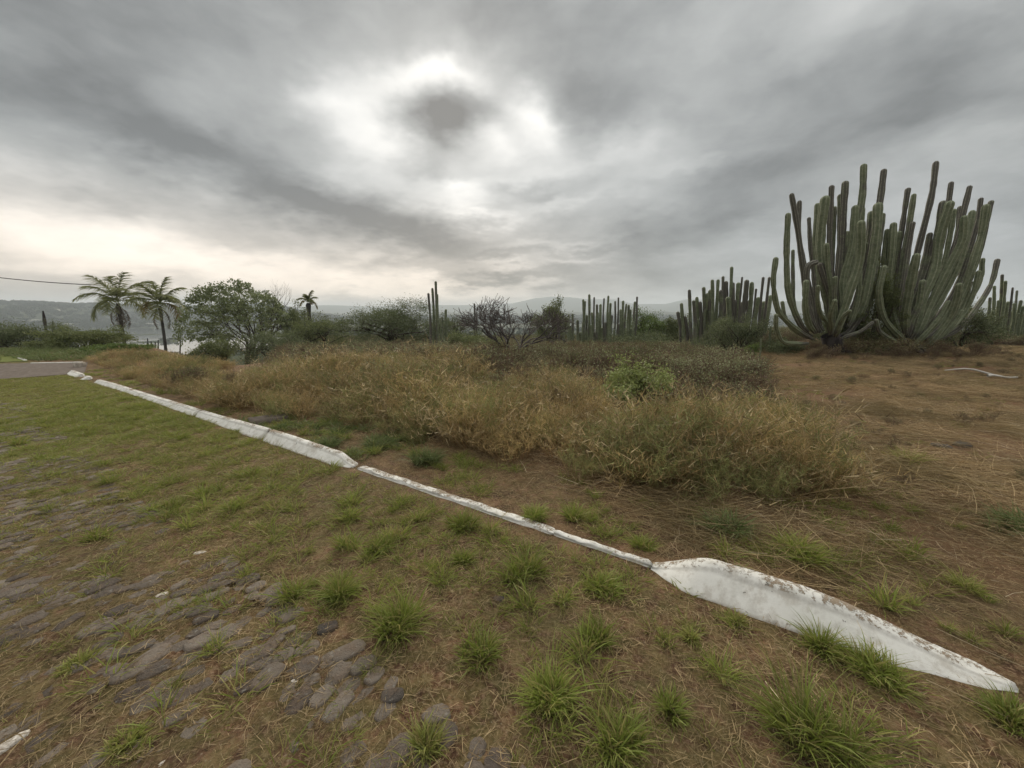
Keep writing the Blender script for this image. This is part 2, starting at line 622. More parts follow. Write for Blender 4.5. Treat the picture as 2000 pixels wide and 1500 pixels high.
def ground_mat():
    m, nt = mat_new('soil')
    b = NB(nt)
    g, straw, kind = b.attr()
    p = b.pos()
    big = b.noise(0.8, 4, 0.6, p)
    med = b.noise(6.0, 6, 0.62, p)
    fine = b.noise(55.0, 5, 0.7, p)
    vor = b.n('ShaderNodeTexVoronoi', {'Scale': 38.0, 'Vector': p, 'Randomness': 1.0})
    soil = b.ramp(med, [(0.32, (0.034, 0.017, 0.010)), (0.5, (0.102, 0.053, 0.029)), (0.66, (0.220, 0.128, 0.072))])
    soil = b.mix(b.range(fine, 0.46, 0.64, 0, 0.75), soil, (0.27, 0.185, 0.115))
    soil = b.mix(b.range(fine, 0.44, 0.32, 0, 0.8), soil, (0.035, 0.022, 0.015))  # low spots darkened in colour, standing in for weak occlusion shade
    soil = b.mix(b.range(big, 0.4, 0.7, 0, 0.4), soil, (0.105, 0.078, 0.058))
    grit = b.math('LESS_THAN', vor.outputs['Distance'], 0.14)
    soil = b.mix(b.math('MULTIPLY', grit, 0.5), soil, (0.31, 0.25, 0.18))
    # moss and seedling grass on the lane side
    mossn = b.noise(11.0, 5, 0.65, p)
    mm = b.math('MULTIPLY', g, b.range(mossn, 0.36, 0.58), clamp=True)
    moss = b.mix(fine, (0.085, 0.088, 0.028), (0.175, 0.165, 0.060))
    col = b.mix(mm, soil, moss)
    # pressed straw on the cut field
    sc = b.n('ShaderNodeMapping', {'Vector': p, 'Scale': (1.0, 5.0, 1.0), 'Rotation': (0, 0, 0.4)}).outputs[0]
    sn = b.noise(16.0, 5, 0.7, sc)
    st = b.mix(sn, (0.062, 0.034, 0.020), (0.250, 0.155, 0.082))
    col = b.mix(b.math('MULTIPLY', straw, b.range(med, 0.25, 0.6, 0.4, 0.95)), col, st)
    # far country: dry woodland green with paler fields
    fn = b.noise(0.006, 6, 0.62, p)
    ff = b.noise(0.05, 5, 0.7, p)
    far = b.mix(b.range(ff, 0.3, 0.7), (0.022, 0.033, 0.018), (0.060, 0.072, 0.036))
    far = b.mix(b.range(fn, 0.58, 0.68, 0, 0.55), far, (0.16, 0.14, 0.095))
    col = b.mix(kind, col, far)
    h = b.math('ADD', b.math('MULTIPLY', med, 1.6), b.math('ADD', b.math('MULTIPLY', fine, 0.55), b.math('MULTIPLY', sn, b.math('MULTIPLY', straw, 0.6))))
    b.out(col, 0.92, b.bump(h, 0.9, 0.03), spec=0.12)
    return m


def stone_mat(name, c1, c2, rough=0.55):
    m, nt = mat_new(name)
    b = NB(nt)
    oi = b.n('ShaderNodeObjectInfo')
    r, _, _ = b.attr()
    rnd = b.math('FRACT', b.math('ADD', oi.outputs['Random'], r))
    p = b.pos()
    n = b.noise(14.0, 5, 0.65, p)
    f = b.noise(90.0, 4, 0.7, p)
    col = b.mix(rnd, c1, c2)
    col = b.mix(b.range(n, 0.42, 0.66, 0, 0.6), col, (0.130, 0.088, 0.058))      # dried mud
    col = b.mix(b.range(b.noise(30, 3, 0.6, p), 0.62, 0.70, 0, 0.5), col, (0.26, 0.25, 0.22))
    b.out(col, rough, b.bump(b.math('ADD', n, b.math('MULTIPLY', f, 0.5)), 1.0, 0.02), spec=0.3)
    return m


def whitewash_mat():
    m, nt = mat_new('chipped_whitewash')
    b = NB(nt)
    r, ht, edge = b.attr()          # ht: height on the kerb; edge: 1 on the top arris
    p = b.pos()
    n = b.noise(34.0, 8, 0.85, p)
    n2 = b.noise(5.0, 5, 0.65, p)
    n3 = b.noise(3.0, 4, 0.6, p)
    f = b.noise(120.0, 3, 0.6, p)
    white = b.mix(n2, (0.56, 0.55, 0.50), (0.78, 0.765, 0.72))
    white = b.mix(b.range(b.noise(9, 5, 0.7, p), 0.45, 0.75, 0, 0.55), white, (0.40, 0.38, 0.33))
    chip = b.math('MULTIPLY', b.range(b.math('ADD', b.math('MULTIPLY_ADD', n3, 0.5, -0.25), b.math('ADD', n, b.math('MULTIPLY', edge, 0.09))), 0.585, 0.61), b.range(edge, 0.15, 0.3, 0.0, 1.0))
    drip = b.noise(11.0, 5, 0.7, b.n('ShaderNodeMapping', {'Vector': p, 'Scale': (1, 1, 0.2)}).outputs[0])
    white = b.mix(b.range(drip, 0.48, 0.66, 0, 0.55), white, (0.40, 0.36, 0.30))
    spots = b.range(b.noise(21, 3, 0.5, p), 0.69, 0.71, 0, 0.8)
    crease_shade = b.math('MULTIPLY', b.range(ht, 0.70, 0.84), b.range(ht, 0.98, 0.88))  # shading of the crease, painted as a dark line below the crest
    white = b.mix(b.math('MULTIPLY', crease_shade, b.range(n, 0.3, 0.6, 0.15, 0.6)), white, (0.30, 0.28, 0.25))
    col = b.mix(chip, white, b.mix(f, (0.20, 0.15, 0.10), (0.34, 0.28, 0.21)))
    col = b.mix(spots, col, (0.16, 0.15, 0.13))
    mud = b.math('MULTIPLY', b.range(ht, 0.14, 0.0), b.range(n, 0.35, 0.55, 0.2, 1.0))
    col = b.mix(mud, col, (0.16, 0.115, 0.075))
    b.out(col, 0.85, b.bump(b.math('ADD', b.math('MULTIPLY', chip, -0.6), b.math('MULTIPLY', n, 0.6)), 0.7, 0.006), spec=0.2)
    return m


def cactus_mat(name, g1, g2, corky):
    m, nt = mat_new(name)
    b = NB(nt)
    rib, ht, tone = b.attr()        # rib: 1 on crest; ht 0..1 up the stem; tone: corky amount
    p = b.pos()
    n = b.noise(7.0, 5, 0.65, p)
    n2 = b.noise(2.0, 3, 0.6, p)
    mp = b.n('ShaderNodeMapping', {'Vector': p, 'Scale': (1, 1, 3)}).outputs[0]
    band = b.noise(5.0, 4, 0.6, mp)
    col = b.mix(b.range(n, 0.3, 0.7), g1, g2)
    col = b.mix(b.range(band, 0.5, 0.75, 0, 0.5), col, tuple(x * 0.62 for x in g1))
    ck = b.math('ADD', tone, b.math('MULTIPLY', b.math('SUBTRACT', n2, 0.5), 1.3))
    ck = b.math('ADD', ck, b.range(ht, 0.30, 0.0, 0, 0.6))
    col = b.mix(b.range(ck, 0.40, 0.72, 0, 0.88), col, corky)
    crest = b.range(rib, 0.80, 1.0)
    spine = b.math('MULTIPLY', crest, b.range(b.noise(22, 2, 0.5, p), 0.40, 0.6, 0.2, 0.75))
    col = b.mix(spine, col, (0.36, 0.36, 0.27))
    b.out(col, 0.72, b.bump(n, 0.35, 0.02), spec=0.25)
    return m


M = {}
M['soil'] = ground_mat()
M['stone'] = stone_mat('cobble', (0.062, 0.047, 0.036), (0.190, 0.158, 0.125), 0.7)
M['rock'] = stone_mat('field_rock', (0.040, 0.034, 0.030), (0.085, 0.072, 0.060), 0.9)
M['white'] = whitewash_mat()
#OLD M['grass'] = blade_mat('green_grass', (0.26, 0.25, 0.10), (0.225, 0.300, 0.045), (0.345, 0.400, 0.090), (0.33, 0.33, 0.10), 0.42)
M['grass'] = blade_mat('green_grass', (0.26, 0.24, 0.11), (0.185, 0.230, 0.040), (0.260, 0.300, 0.075), (0.33, 0.28, 0.11), 0.42)
M['lawn'] = blade_mat('short_grass', (0.22, 0.20, 0.08), (0.215, 0.238, 0.056), (0.305, 0.310, 0.095), (0.32, 0.26, 0.11), 0.40)
M['blue_grass'] = blade_mat('dull_green_plants', (0.15, 0.15, 0.07), (0.120, 0.165, 0.052), (0.180, 0.220, 0.085), (0.22, 0.21, 0.10), 0.35)
#OLD M['blue_grass'] = blade_mat('dull_green_plants', (0.10, 0.11, 0.05), (0.055, 0.100, 0.030), (0.085, 0.135, 0.050), (0.12, 0.14, 0.06), 0.35)
M['weed'] = blade_mat('dry_weed', (0.22, 0.120, 0.058), (0.40, 0.260, 0.125), (0.48, 0.370, 0.175), (0.20, 0.195, 0.065), 0.35, 0.7, 0.6, (0.22, 0.150, 0.075))
M['weed_green'] = blade_mat('greener_weed', (0.22, 0.15, 0.075), (0.225, 0.215, 0.085), (0.27, 0.285, 0.110), (0.34, 0.24, 0.12), 0.35, 0.7, 0.5, (0.17, 0.185, 0.070))
M['straw'] = blade_mat('straw', (0.32, 0.225, 0.120), (0.42, 0.315, 0.170), (0.46, 0.365, 0.205), (0.17, 0.115, 0.066), 0.25, 0.6, 0.45, (0.17, 0.135, 0.060))
M['straw_pale'] = blade_mat('pale_straw', (0.50, 0.41, 0.27), (0.55, 0.46, 0.31), (0.52, 0.42, 0.27), (0.40, 0.30, 0.18), 0.2, 0.6, 0.2)
M['twig'] = bark_mat('brown_twigs', (0.124, 0.081, 0.058), (0.195, 0.137, 0.098), 20)
M['bare'] = bark_mat('grey_twigs', (0.072, 0.060, 0.054), (0.150, 0.132, 0.122), 12)
M['bark'] = bark_mat('dark_bark', (0.045, 0.036, 0.030), (0.105, 0.088, 0.072), 6)
M['palm_bark'] = bark_mat('palm_bark', (0.065, 0.060, 0.056), (0.125, 0.115, 0.105), 4)
M['leaf_dark'] = leaf_mat('dark_leaves', (0.070, 0.092, 0.044), (0.155, 0.178, 0.086))
M['leaf_olive'] = leaf_mat('olive_leaves', (0.085, 0.108, 0.042), (0.175, 0.198, 0.080))
M['leaf_tree'] = leaf_mat('round_tree_leaves', (0.120, 0.150, 0.070), (0.220, 0.250, 0.120), 0.35)
M['leaf_green'] = leaf_mat('fresh_leaves', (0.081, 0.121, 0.030), (0.149, 0.203, 0.057))
M['leaf_lime'] = leaf_mat('lime_leaves', (0.150, 0.185, 0.052), (0.330, 0.370, 0.140), 0.35, 0.55)
M['leaf_pale'] = leaf_mat('pale_leaves', (0.126, 0.126, 0.061), (0.278, 0.289, 0.158), 0.3)
M['leaf_brown'] = leaf_mat('withered_leaves', (0.135, 0.105, 0.058), (0.240, 0.205, 0.105), 0.25, 0.6, (0.22, 0.24, 0.09))
M['frond'] = leaf_mat('palm_leaflets', (0.110, 0.135, 0.050), (0.230, 0.235, 0.095), 0.35, 0.5)  # leaf colour lightened to stand in for haze over the palms
M['frond_dry'] = leaf_mat('dead_palm_leaflets', (0.105, 0.082, 0.060), (0.170, 0.135, 0.100), 0.2)
M['frond_yellow'] = leaf_mat('yellowed_palm_leaflets', (0.170, 0.130, 0.050), (0.210, 0.175, 0.070), 0.3)
M['cactus'] = cactus_mat('cactus_skin', (0.125, 0.150, 0.088), (0.215, 0.240, 0.148), (0.110, 0.098, 0.090))
M['far_leaf'] = leaf_mat('distant_foliage', (0.029, 0.044, 0.023), (0.060, 0.078, 0.039), 0.1, 0.8, None, 0.01)


def simple_mat(name, c1, c2, scale=5.0, rough=0.8, bumps=0.4, spec=0.3):
    m, nt = mat_new(name)
    b = NB(nt)
    n = b.noise(scale, 5, 0.65, b.pos())
    b.out(b.mix(b.range(n, 0.3, 0.7), c1, c2), rough, b.bump(n, bumps, 0.02), spec=spec)
    return m


M['concrete'] = simple_mat('old_concrete', (0.20, 0.17, 0.135), (0.34, 0.30, 0.25), 12)
M['dark_concrete'] = simple_mat('shaded_concrete', (0.07, 0.055, 0.045), (0.14, 0.115, 0.09), 12)  # dark concrete, deepened with painted shade from the weeds above it
M['plaster'] = simple_mat('pale_plaster', (0.45, 0.43, 0.39), (0.62, 0.60, 0.55), 2)
M['wire'] = simple_mat('black_cable', (0.03, 0.03, 0.03), (0.05, 0.05, 0.05), 5)
M['dead'] = bark_mat('dead_cactus_wood', (0.040, 0.034, 0.034), (0.085, 0.075, 0.072), 7)
M['road'] = simple_mat('worn_road', (0.085, 0.066, 0.052), (0.150, 0.122, 0.100), 9, 0.9, 0.9)
M['verge'] = simple_mat('mown_verge', (0.095, 0.115, 0.030), (0.150, 0.165, 0.050), 12, 0.95, 0.8, 0.1)


def water_mat():
    m, nt = mat_new('lake_water')
    b = NB(nt)
    n = b.noise(0.08, 4, 0.6, b.pos())
    bs = b.n('ShaderNodeBsdfPrincipled', {'Base Color': (0.06, 0.07, 0.065, 1), 'Roughness': 0.06, 'IOR': 1.33, 'Specular IOR Level': 0.5,
                                           'Normal': b.bump(n, 0.05, 0.2)}).outputs[0]
    nt.links.new(bs, b.n('ShaderNodeOutputMaterial').inputs[0])
    return m


M['water'] = water_mat()

# ------------------------------------------------------------------ zones
def in_poly(x, y, poly):
    x = np.asarray(x); y = np.asarray(y)
    c = np.zeros(x.shape, dtype=bool)
    n = len(poly)
    j = n - 1
    for i in range(n):
        xi, yi = poly[i]; xj, yj = poly[j]
        cond = ((yi > y) != (yj > y)) & (x < (xj - xi) * (y - yi) / (yj - yi + 1e-12) + xi)
        c ^= cond
        j = i
    return c


WEED = [(-22, 16.5), (-13.5, 12.4), (-9.4, 9.4), (-5.7, 6.95), (-3.9, 5.85), (-2.4, 5.45), (-1.0, 4.55), (0, 3.9), (1.2, 3.3), (2.1, 2.98), (3.0, 3.3),
        (3.6, 4.5), (4.5, 6.0), (5.2, 8.4), (7.2, 11.2), (8.2, 14.0), (9.5, 26), (-30, 26)]


def zone_colours(x, y):
    s, t = st_of(x, y)
    r = np.hypot(x, y)
    az = np.arctan2(x, y)
    green = sstep(-0.3, 0.3, t) * (0.45 + 0.55 * sstep(2.5, 7, r + 1.2 * fbm(x, y, 1.2, 3, 8)))
    green = np.maximum(green, 0.35 * (1 - sstep(0, 1.2, np.abs(t + 0.7))))
    straw = (1 - sstep(-1.4, -0.3, t)) * sstep(R(5), R(25), az) * (1 - sstep(40, 80, r))
    straw = np.maximum(straw, 0.5 * (1 - sstep(-1.4, -0.3, t)) * (1 - sstep(40, 80, r)))
    far = sstep(24, 50, r)
    return np.stack([green * (1 - far), straw, far, np.ones_like(far)], axis=-1)


# ------------------------------------------------------------------ terrain
def build_terrain():
    na = 470
    rr = [0.0001]
    r = 0.25
    while r < 7600:
        rr.append(r)
        r *= 1.028 if r < 60 else 1.022
    rr = np.array(rr)
    front = np.linspace(R(-64), R(64), 380)
    back = np.linspace(R(64), R(296), na - 380 + 2)[1:-1]
    aa = np.concatenate([front, back])
    A, RR = np.meshgrid(aa, rr)
    X = RR * np.sin(A); Y = RR * np.cos(A)
    Z = ground_z(X, Y)
    nr, na = X.shape
    V = np.stack([X, Y, Z], axis=-1).reshape(-1, 3)
    i = np.arange(nr - 1)[:, None] * na
    k = np.arange(na)[None, :]
    k2 = (k + 1) % na
    Q = np.stack([i + k, i + na + k, i + na + k2, i + k2], axis=-1).reshape(-1, 4)
    C = zone_colours(X.ravel(), Y.ravel())
    me = mesh_np('ground', V, [Q[:, ::-1]], [M['soil']], C, True)
    obj('ground', me, kind='structure')


build_terrain()

# lake
me = mesh_np('lake', [(-1300, 200, -40.0), (-150, 200, -40.0), (-150, 1450, -40.0), (-1300, 1450, -40.0)], [np.array([[0, 1, 2, 3]])], [M['water']])
obj('lake', me, kind='structure')


def sheet(name, s0, s1, t0, t1, dz, mat, ds=0.25, wob=0.0):
    S, T = np.meshgrid(np.arange(s0, s1 + 1e-6, ds), np.linspace(t0, t1, max(2, int(abs(t1 - t0) / ds) + 1)))
    T = T + wob * fbm(S, T * 0, 1.5, 3, 4) * (T == T.min()) if wob else T
    X, Y = xy_of(S, T)
    Z = ground_z(X, Y) + dz
    V = np.stack([X, Y, Z], axis=-1).reshape(-1, 3)
    a, b = S.shape
    i = np.arange(a - 1)[:, None] * b
    k = np.arange(b - 1)[None, :]
    Q = np.stack([i + k, i + k + 1, i + b + k + 1, i + b + k], axis=-1).reshape(-1, 4)
    return obj(name, mesh_np(name, V, [Q], [mat], zone_colours(V[:, 0], V[:, 1]), True), kind='structure')


lane = sheet('cobbled_lane', -6.0, 18.5, 1.35, 9.5, 0.005, M['soil'], 0.16, 0.5)

# worn road crossing at the far left, with the mown verge beyond
def px_sheet(name, pts, dz, mat, n=24):
    """a sheet between a near edge and a far edge given as ground points"""
    near, far = pts
    def samp(L, t):
        L = np.array(L); k = np.linspace(0, 1, len(L))
        return np.stack([np.interp(t, k, L[:, 0]), np.interp(t, k, L[:, 1])], axis=-1)
    t = np.linspace(0, 1, n)
    a, b = samp(near, t), samp(far, t)
    rows = []
    m = 14
    for j in range(m + 1):
        w = j / m
        p = a * (1 - w) + b * w
        z = ground_z(p[:, 0], p[:, 1]) + dz
        rows.append(np.column_stack([p, z]))
    V = np.concatenate(rows)
    i = np.arange(m)[:, None] * n
    k = np.arange(n - 1)[None, :]
    Q = np.stack([i + k, i + k + 1, i + n + k + 1, i + n + k], axis=-1).reshape(-1, 4)
    return obj(name, mesh_np(name, V, [Q], [mat], None, True), kind='structure')


def G(u, v):
    """ground point under a pixel, following the real terrain"""
    z = 0.0
    for _ in range(12):
        x, y = on_ground(u, v, z)
        z = 0.5 * z + 0.5 * gz(x, y)
    return x, y


road_far = px_sheet('crossing_road', ([G(-420, 748), G(0, 741), G(90, 735), G(165, 729)], [G(-420, 706), G(0, 711), G(60, 709), G(172, 708)]), 0.012, M['road'])
verge = px_sheet('mown_verge', ([G(-420, 704), G(0, 708), G(40, 707), G(56, 706)], [G(-420, 694), G(0, 695), G(30, 696), G(46, 697)]), 0.016, M['verge'])


# ------------------------------------------------------------------ kerbs
def kerb(name, s0, s1, hfun, label, group='white painted kerb stones along the lane', ds=0.04, wtop=0.085, foot=0.15, seed=0, tfun=None):
    S = np.arange(s0, s1 + 1e-6, ds)
    rows, cols = [], []
    for s in S:
        h = hfun(s)
        j = 0.006 * math.sin(s * 9 + seed) + 0.005 * math.sin(s * 23 + seed)
        e = min(1.0, (s - s0) / (0.16 if foot > 0.14 else 0.05) + 0.35, (s1 - s) / (0.16 if foot > 0.14 else 0.05) + 0.35)
        f = foot * min(1.0, 0.35 + h / 0.15) * e
        w = wtop * e
        off = tfun(s) if tfun else 0.0
        prof = [(-w - 0.012, -0.06, 0, 0), (-w - 0.006, h * 0.55, .5, .4), (-w + 0.004, h - 0.012, .8, 1), (-w * 0.75, h + 0.001, 1, .9),
                (-w * 0.35 + j * 0.4, h + 0.001, 1, .75), (-0.010 + j * 0.6, h * 0.96 - 0.002, 1, .45), (0.014 + j * 0.5, h * 0.80, .85, .12), (f * 0.40, h * 0.50, .5, 0),
                (f * 0.72 + j * .3, h * 0.20, .2, 0), (f + j, -0.012, 0, 0), (f + 0.01, -0.06, 0, 0)]
        for (t, z, ht, ed) in prof:
            x, y = xy_of(s, t + off)
            nz = 0.0035 * float(fbm(np.array(s * 1.0), np.array(t * 3), 0.13, 3, seed % 7))
            rows.append((x, y, z + nz + zk(s)))
            cols.append((0.5, ht if h > 0.04 else max(ht, .6), ed, 1))
    m = 11
    n = len(S)
    i = np.arange(n - 1)[:, None] * m
    k = np.arange(m - 1)[None, :]
    Q = [np.stack([i + k, i + k + 1, i + m + k + 1, i + m + k], axis=-1).reshape(-1, 4)]
    V = np.array(rows)
    T = [[0, k + 1, k] for k in range(1, m - 1)] + [[(n - 1) * m, (n - 1) * m + k, (n - 1) * m + k + 1] for k in range(1, m - 1)]
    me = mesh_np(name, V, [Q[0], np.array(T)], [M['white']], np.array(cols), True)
    return obj(name, me, label=label, cat='kerb', group=group)


def zk(s):
    x, y = xy_of(s, 0)
    return float(ground_z(np.array([x]), np.array([y]))[0])


def s_px(u, v):
    return float(st_of(*G(u, v))[0])


sA1, sA0 = s_px(1272, 1112), s_px(1985, 1345)
def hA(s):
    return 0.012 + 0.135 * float(sstep(sA0 - 0.05, sA0 + 0.80, s)) * float(1 - sstep(sA1 - 0.36, sA1 + 0.02, s))
kerb('kerb', sA0, sA1 + 0.02, hA, 'nearest raised white kerb, its paint chipped, tapering down at both ends in the right foreground', seed=1, ds=0.025)
sC0 = s_px(1078, 1048); sD0_ = s_px(703, 908)
sB0, sB1 = s_px(1275, 1112), s_px(1112, 1056)
kerb('kerb', sB0 + 0.012, sC0 + 0.012, lambda s: 0.018 + 0.005 * math.sin(s * 20) + 0.004 * math.sin(s * 47), 'short sunken white kerb strip joined to the nearest raised kerb', wtop=0.045, foot=0.04, seed=2, ds=0.03)
sC0, sC1 = s_px(1078, 1048), s_px(745, 926)
kerb('kerb', sC0, sD0_ - 0.05, lambda s: 0.020 + 0.007 * math.sin(s * 14) + 0.005 * math.sin(s * 41), 'long flat sunken white kerb strip flush with the soil between the raised kerbs', wtop=0.065, foot=0.055, seed=3, ds=0.03)
sD0, sD1 = s_px(703, 908), s_px(205, 745)
def hD(s):
    return 0.015 + 0.100 * float(sstep(sD0, sD0 + 0.28, s)) * (0.90 + 0.10 * math.sin(s * 1.7)) * (1 - 0.5 * float(sstep(sD0 + 1.5, sD0 + 6, s)))
cuts = [sD0, sD0 + (sD1 - sD0) * 0.18, sD0 + (sD1 - sD0) * 0.40, sD0 + (sD1 - sD0) * 0.68, sD1]
namesD = ['raised white kerb whose rounded end drops beside the sunken strip at the centre left',
          'raised white kerb next to the dark concrete slab in the weeds',
          'raised white kerb running on beyond the concrete slab toward the palms',
          'farthest of the long raised white kerbs, ending at a gap by the dry weeds']
for i in range(4):
    kerb('kerb', cuts[i] + (0.008 if i else 0), cuts[i + 1] - 0.004, hD, namesD[i], seed=4 + i, wtop=0.07, foot=0.105)
sE = s_px(186, 739)
kerb('kerb_fragment', sE - 0.12, sE + 0.2, lambda s: 0.07, 'small broken white lump in the gap at the far end of the kerb', seed=9)
sF0, sF1 = s_px(178, 735), s_px(148, 730)
kerb('kerb', sF0 + 0.1, sF1 + 0.3, lambda s: 0.07, 'last short white kerb at the corner of the crossing road', seed=10)


def px_kerb(pts, h, w, label, name='kerb', mat=None, cat='kerb', grp='white edging at the crossing road'):
    mb = MB()
    P = [np.array(G(*p)) for p in pts]
    rows = []
    for i, p in enumerate(P):
        d = (P[min(i + 1, len(P) - 1)] - P[max(i - 1, 0)]); d /= np.linalg.norm(d)
        nrm = np.array([-d[1], d[0]])
        z = gz(*p)
        for (a, b) in ((-w / 2, -0.1), (-w / 2, h * 0.92), (-w * 0.35, h), (w * 0.35, h), (w / 2, h * 0.92), (w / 2, -0.1)):
            rows.append((*(p + nrm * a), z + b))
    n = len(P)
    i = np.arange(n - 1)[:, None] * 6
    k = np.arange(5)[None, :]
    Q = np.stack([i + k, i + k + 1, i + 6 + k + 1, i + 6 + k], axis=-1).reshape(-1, 4)
    T = [[0, 2, 1], [0, 3, 2], [0, 4, 3], [0, 5, 4]]
    T += [[(n - 1) * 6 + a for a in (0, 1, 2)], [(n - 1) * 6 + a for a in (0, 2, 3)], [(n - 1) * 6 + a for a in (0, 3, 4)], [(n - 1) * 6 + a for a in (0, 4, 5)]]
    me = mesh_np(name, np.array(rows), [Q, np.array(T)], [mat or M['white']], np.tile([0.5, 1, 0.2, 1], (len(rows), 1)))
    return obj(name, me, label=label, cat=cat, group=grp)


px_kerb([(62, 710), (90, 709.5), (125, 709), (160, 708)], 0.03, 0.07, 'thin white kerb line along the far side of the crossing road')
px_kerb([(36, 700), (42, 702), (50, 705)], 0.04, 0.08, 'tiny white kerb end at the corner of the mown green verge')
px_kerb([(146, 718), (166, 716)], 0.14, 0.2, 'small pale concrete block at the end of the crossing road', name='concrete_block', mat=M['concrete'], cat='block', grp=None)
xa, ya = G(490, 827)
px_kerb([(488, 828), (560, 818)], 0.07, 0.30, 'dark concrete slab with shade painted into its colour, lying behind the kerb under dry weeds', name='concrete_slab', mat=M['dark_concrete'], cat='slab', grp=None)

# ------------------------------------------------------------------ cobblestones
def stone_mesh(name, seed, mat, flat=0.32, n_lat=4, n_lon=11):
    r = np.random.default_rng(seed)
    rows = []
    sx, sy = 0.5 * (1.0 + 0.25 * r.random()), 0.5 * (0.66 + 0.22 * r.random())
    w = 1 + 0.07 * r.normal(size=n_lon)
    a0 = np.arange(n_lon) * 2 * math.pi / n_lon
    w = w / (np.abs(np.cos(a0)) ** 3.2 + np.abs(np.sin(a0)) ** 3.2) ** (1 / 3.2)
    for j in range(n_lat):
        t = j / (n_lat - 1)
        rad = [1.0, 0.98, 0.86, 0.50][j]
        z = [-0.3, 0.10, 0.24, 0.29][j] * flat * 2
        a = np.arange(n_lon) * 2 * math.pi / n_lon + 0.1 * r.normal(size=n_lon) * (j > 0) * 0.5
        rows.append(np.column_stack([np.cos(a) * sx * rad * w, np.sin(a) * sy * rad * w, z + 0.028 * r.normal(size=n_lon)]))
    rows.append(np.array([[0.03, 0, 0.30 * flat * 2]]))
    V = np.concatenate(rows)
    i = np.arange(n_lat - 1)[:, None] * n_lon
    k = np.arange(n_lon)[None, :]
    k2 = (k + 1) % n_lon
    Q = np.stack([i + k, i + k2, i + n_lon + k2, i + n_lon + k], axis=-1).reshape(-1, 4)
    b = (n_lat - 1) * n_lon
    T = np.array([[b + q, b + (q + 1) % n_lon, b + n_lon] for q in range(n_lon)])
    return V, T, Q, mat, name


stone_geo = [stone_mesh('cobblestone', 100 + i, M['stone']) for i in range(7)]
stone_me = [mesh_np('cobblestone', g[0], [g[1], g[2]], [M['stone']], np.tile([0.0, 0, 0, 1], (len(g[0]), 1)), True) for g in stone_geo]


def build_cobbles():
    cand = []
    ds, dt = 0.108, 0.085
    for a, s in enumerate(np.arange(-5.5, 11.5, ds)):
        for b, t in enumerate(np.arange(1.45, 8.0, dt)):
            ss = s + (b % 2) * ds * 0.5 + random.uniform(-.022, .022)
            tt = t + random.uniform(-.018, .018)
            x, y = xy_of(ss, tt)
            if y < 0.35 or abs(math.atan2(x, y)) > R(63):
                continue
            n = float(fbm(np.array(x), np.array(y), 0.8, 3, 3))
            r = math.hypot(x, y)
            if n + random.uniform(-0.35, 0.35) < -0.38 + 0.30 * (tt < 1.9):      # buried under soil here
                continue
            if random.random() < 0.12:
                continue
            cand.append((r, x, y, random.uniform(0.070, 0.128), n))
    cand.sort()
    rest = MB()
    base_rz = math.atan2(_KD[1], _KD[0]) + math.pi / 2
    for i, (r, x, y, sz, n) in enumerate(cand):
        z = gz(x, y) + 0.005
        k = random.randrange(7)
        rz = base_rz + random.uniform(-0.5, 0.5)
        lift = -0.002 + random.uniform(-0.007, 0.003) - (0.005 if n < 0 else 0)
        tilt = (random.uniform(-.09, .09), random.uniform(-.09, .09))
        if i < 300:
            o = bpy.data.objects.new('cobblestone', stone_me[k])
            COL.objects.link(o)
            o.parent = lane
            o.location = (x, y, z + lift)
            o.rotation_euler = (*tilt, rz)
            o.scale = (sz, sz, sz * 0.55)
        else:
            V, T, Q, _, _ = stone_geo[k]
            c, s_ = math.cos(rz), math.sin(rz)
            W = V * [sz, sz, sz * 0.55]
            W = np.column_stack([W[:, 0] * c - W[:, 1] * s_, W[:, 0] * s_ + W[:, 1] * c, W[:, 2] + W[:, 0] * tilt[1]])
            rest.add(W + [x, y, z + lift], T=T, Q=Q, C=np.tile([random.random(), 0, 0, 1], (len(W), 1)))
    me = rest.mesh('distant_cobblestones', M['stone'], True)
    obj('distant_cobblestones', me, parent=lane, kind='stuff')


build_cobbles()

# loose stones
M['pale_stone'] = simple_mat('whitewashed_stone', (0.26, 0.22, 0.17), (0.62, 0.58, 0.52), 60, 0.9)
_pale_me = mesh_np('stone_chip', stone_geo[2][0], [stone_geo[2][1], stone_geo[2][2]], [M['pale_stone']], None, True)
_rock_me = mesh_np('rock', stone_geo[4][0], [stone_geo[4][1], stone_geo[4][2]], [M['rock']], np.tile([0.0, 0, 0, 1], (len(stone_geo[4][0]), 1)), True)
for (u, v, w, h, lab) in [
        (392, 1080, 30, 1, 'small white stone chip lying alone on the cobbled lane, farthest of the white chips'),
        (316, 1163, 26, 1, 'small flat white chip on the cobbled lane below the farthest one'),
        (330, 1260, 18, 1, 'tiny white chip caught between two dark cobblestones'),
        (8, 1462, 60, 1, 'pale whitish lump at the bottom left edge of the lane'),
        (322, 1492, 22, 1, 'pinkish white chip at the bottom edge among dark cobbles'),
        (585, 1330, 40, 1, 'pale scraped stone at the edge of the bare soil beside the cobbles'),
        (678, 1412, 26, 1, 'small white chip on bare brown soil in the lower centre')]:
    x, y = G(u, v)
    d = math.hypot(math.hypot(x, y), EYE)
    o = obj('stone_chip', _pale_me, loc=(x, y, gz(x, y) + 0.012), rz=random.uniform(0, 3), label=lab, cat='stone', group='pale stone chips on the lane')
    sz = w * d / FPX * 0.55
    o.scale = (sz, sz * random.uniform(.5, .8), sz * 0.5)
    o.location.z -= 0.010
    o.rotation_euler = (random.uniform(-.2, .2), random.uniform(-.2, .2), random.uniform(0.2, 1.2))
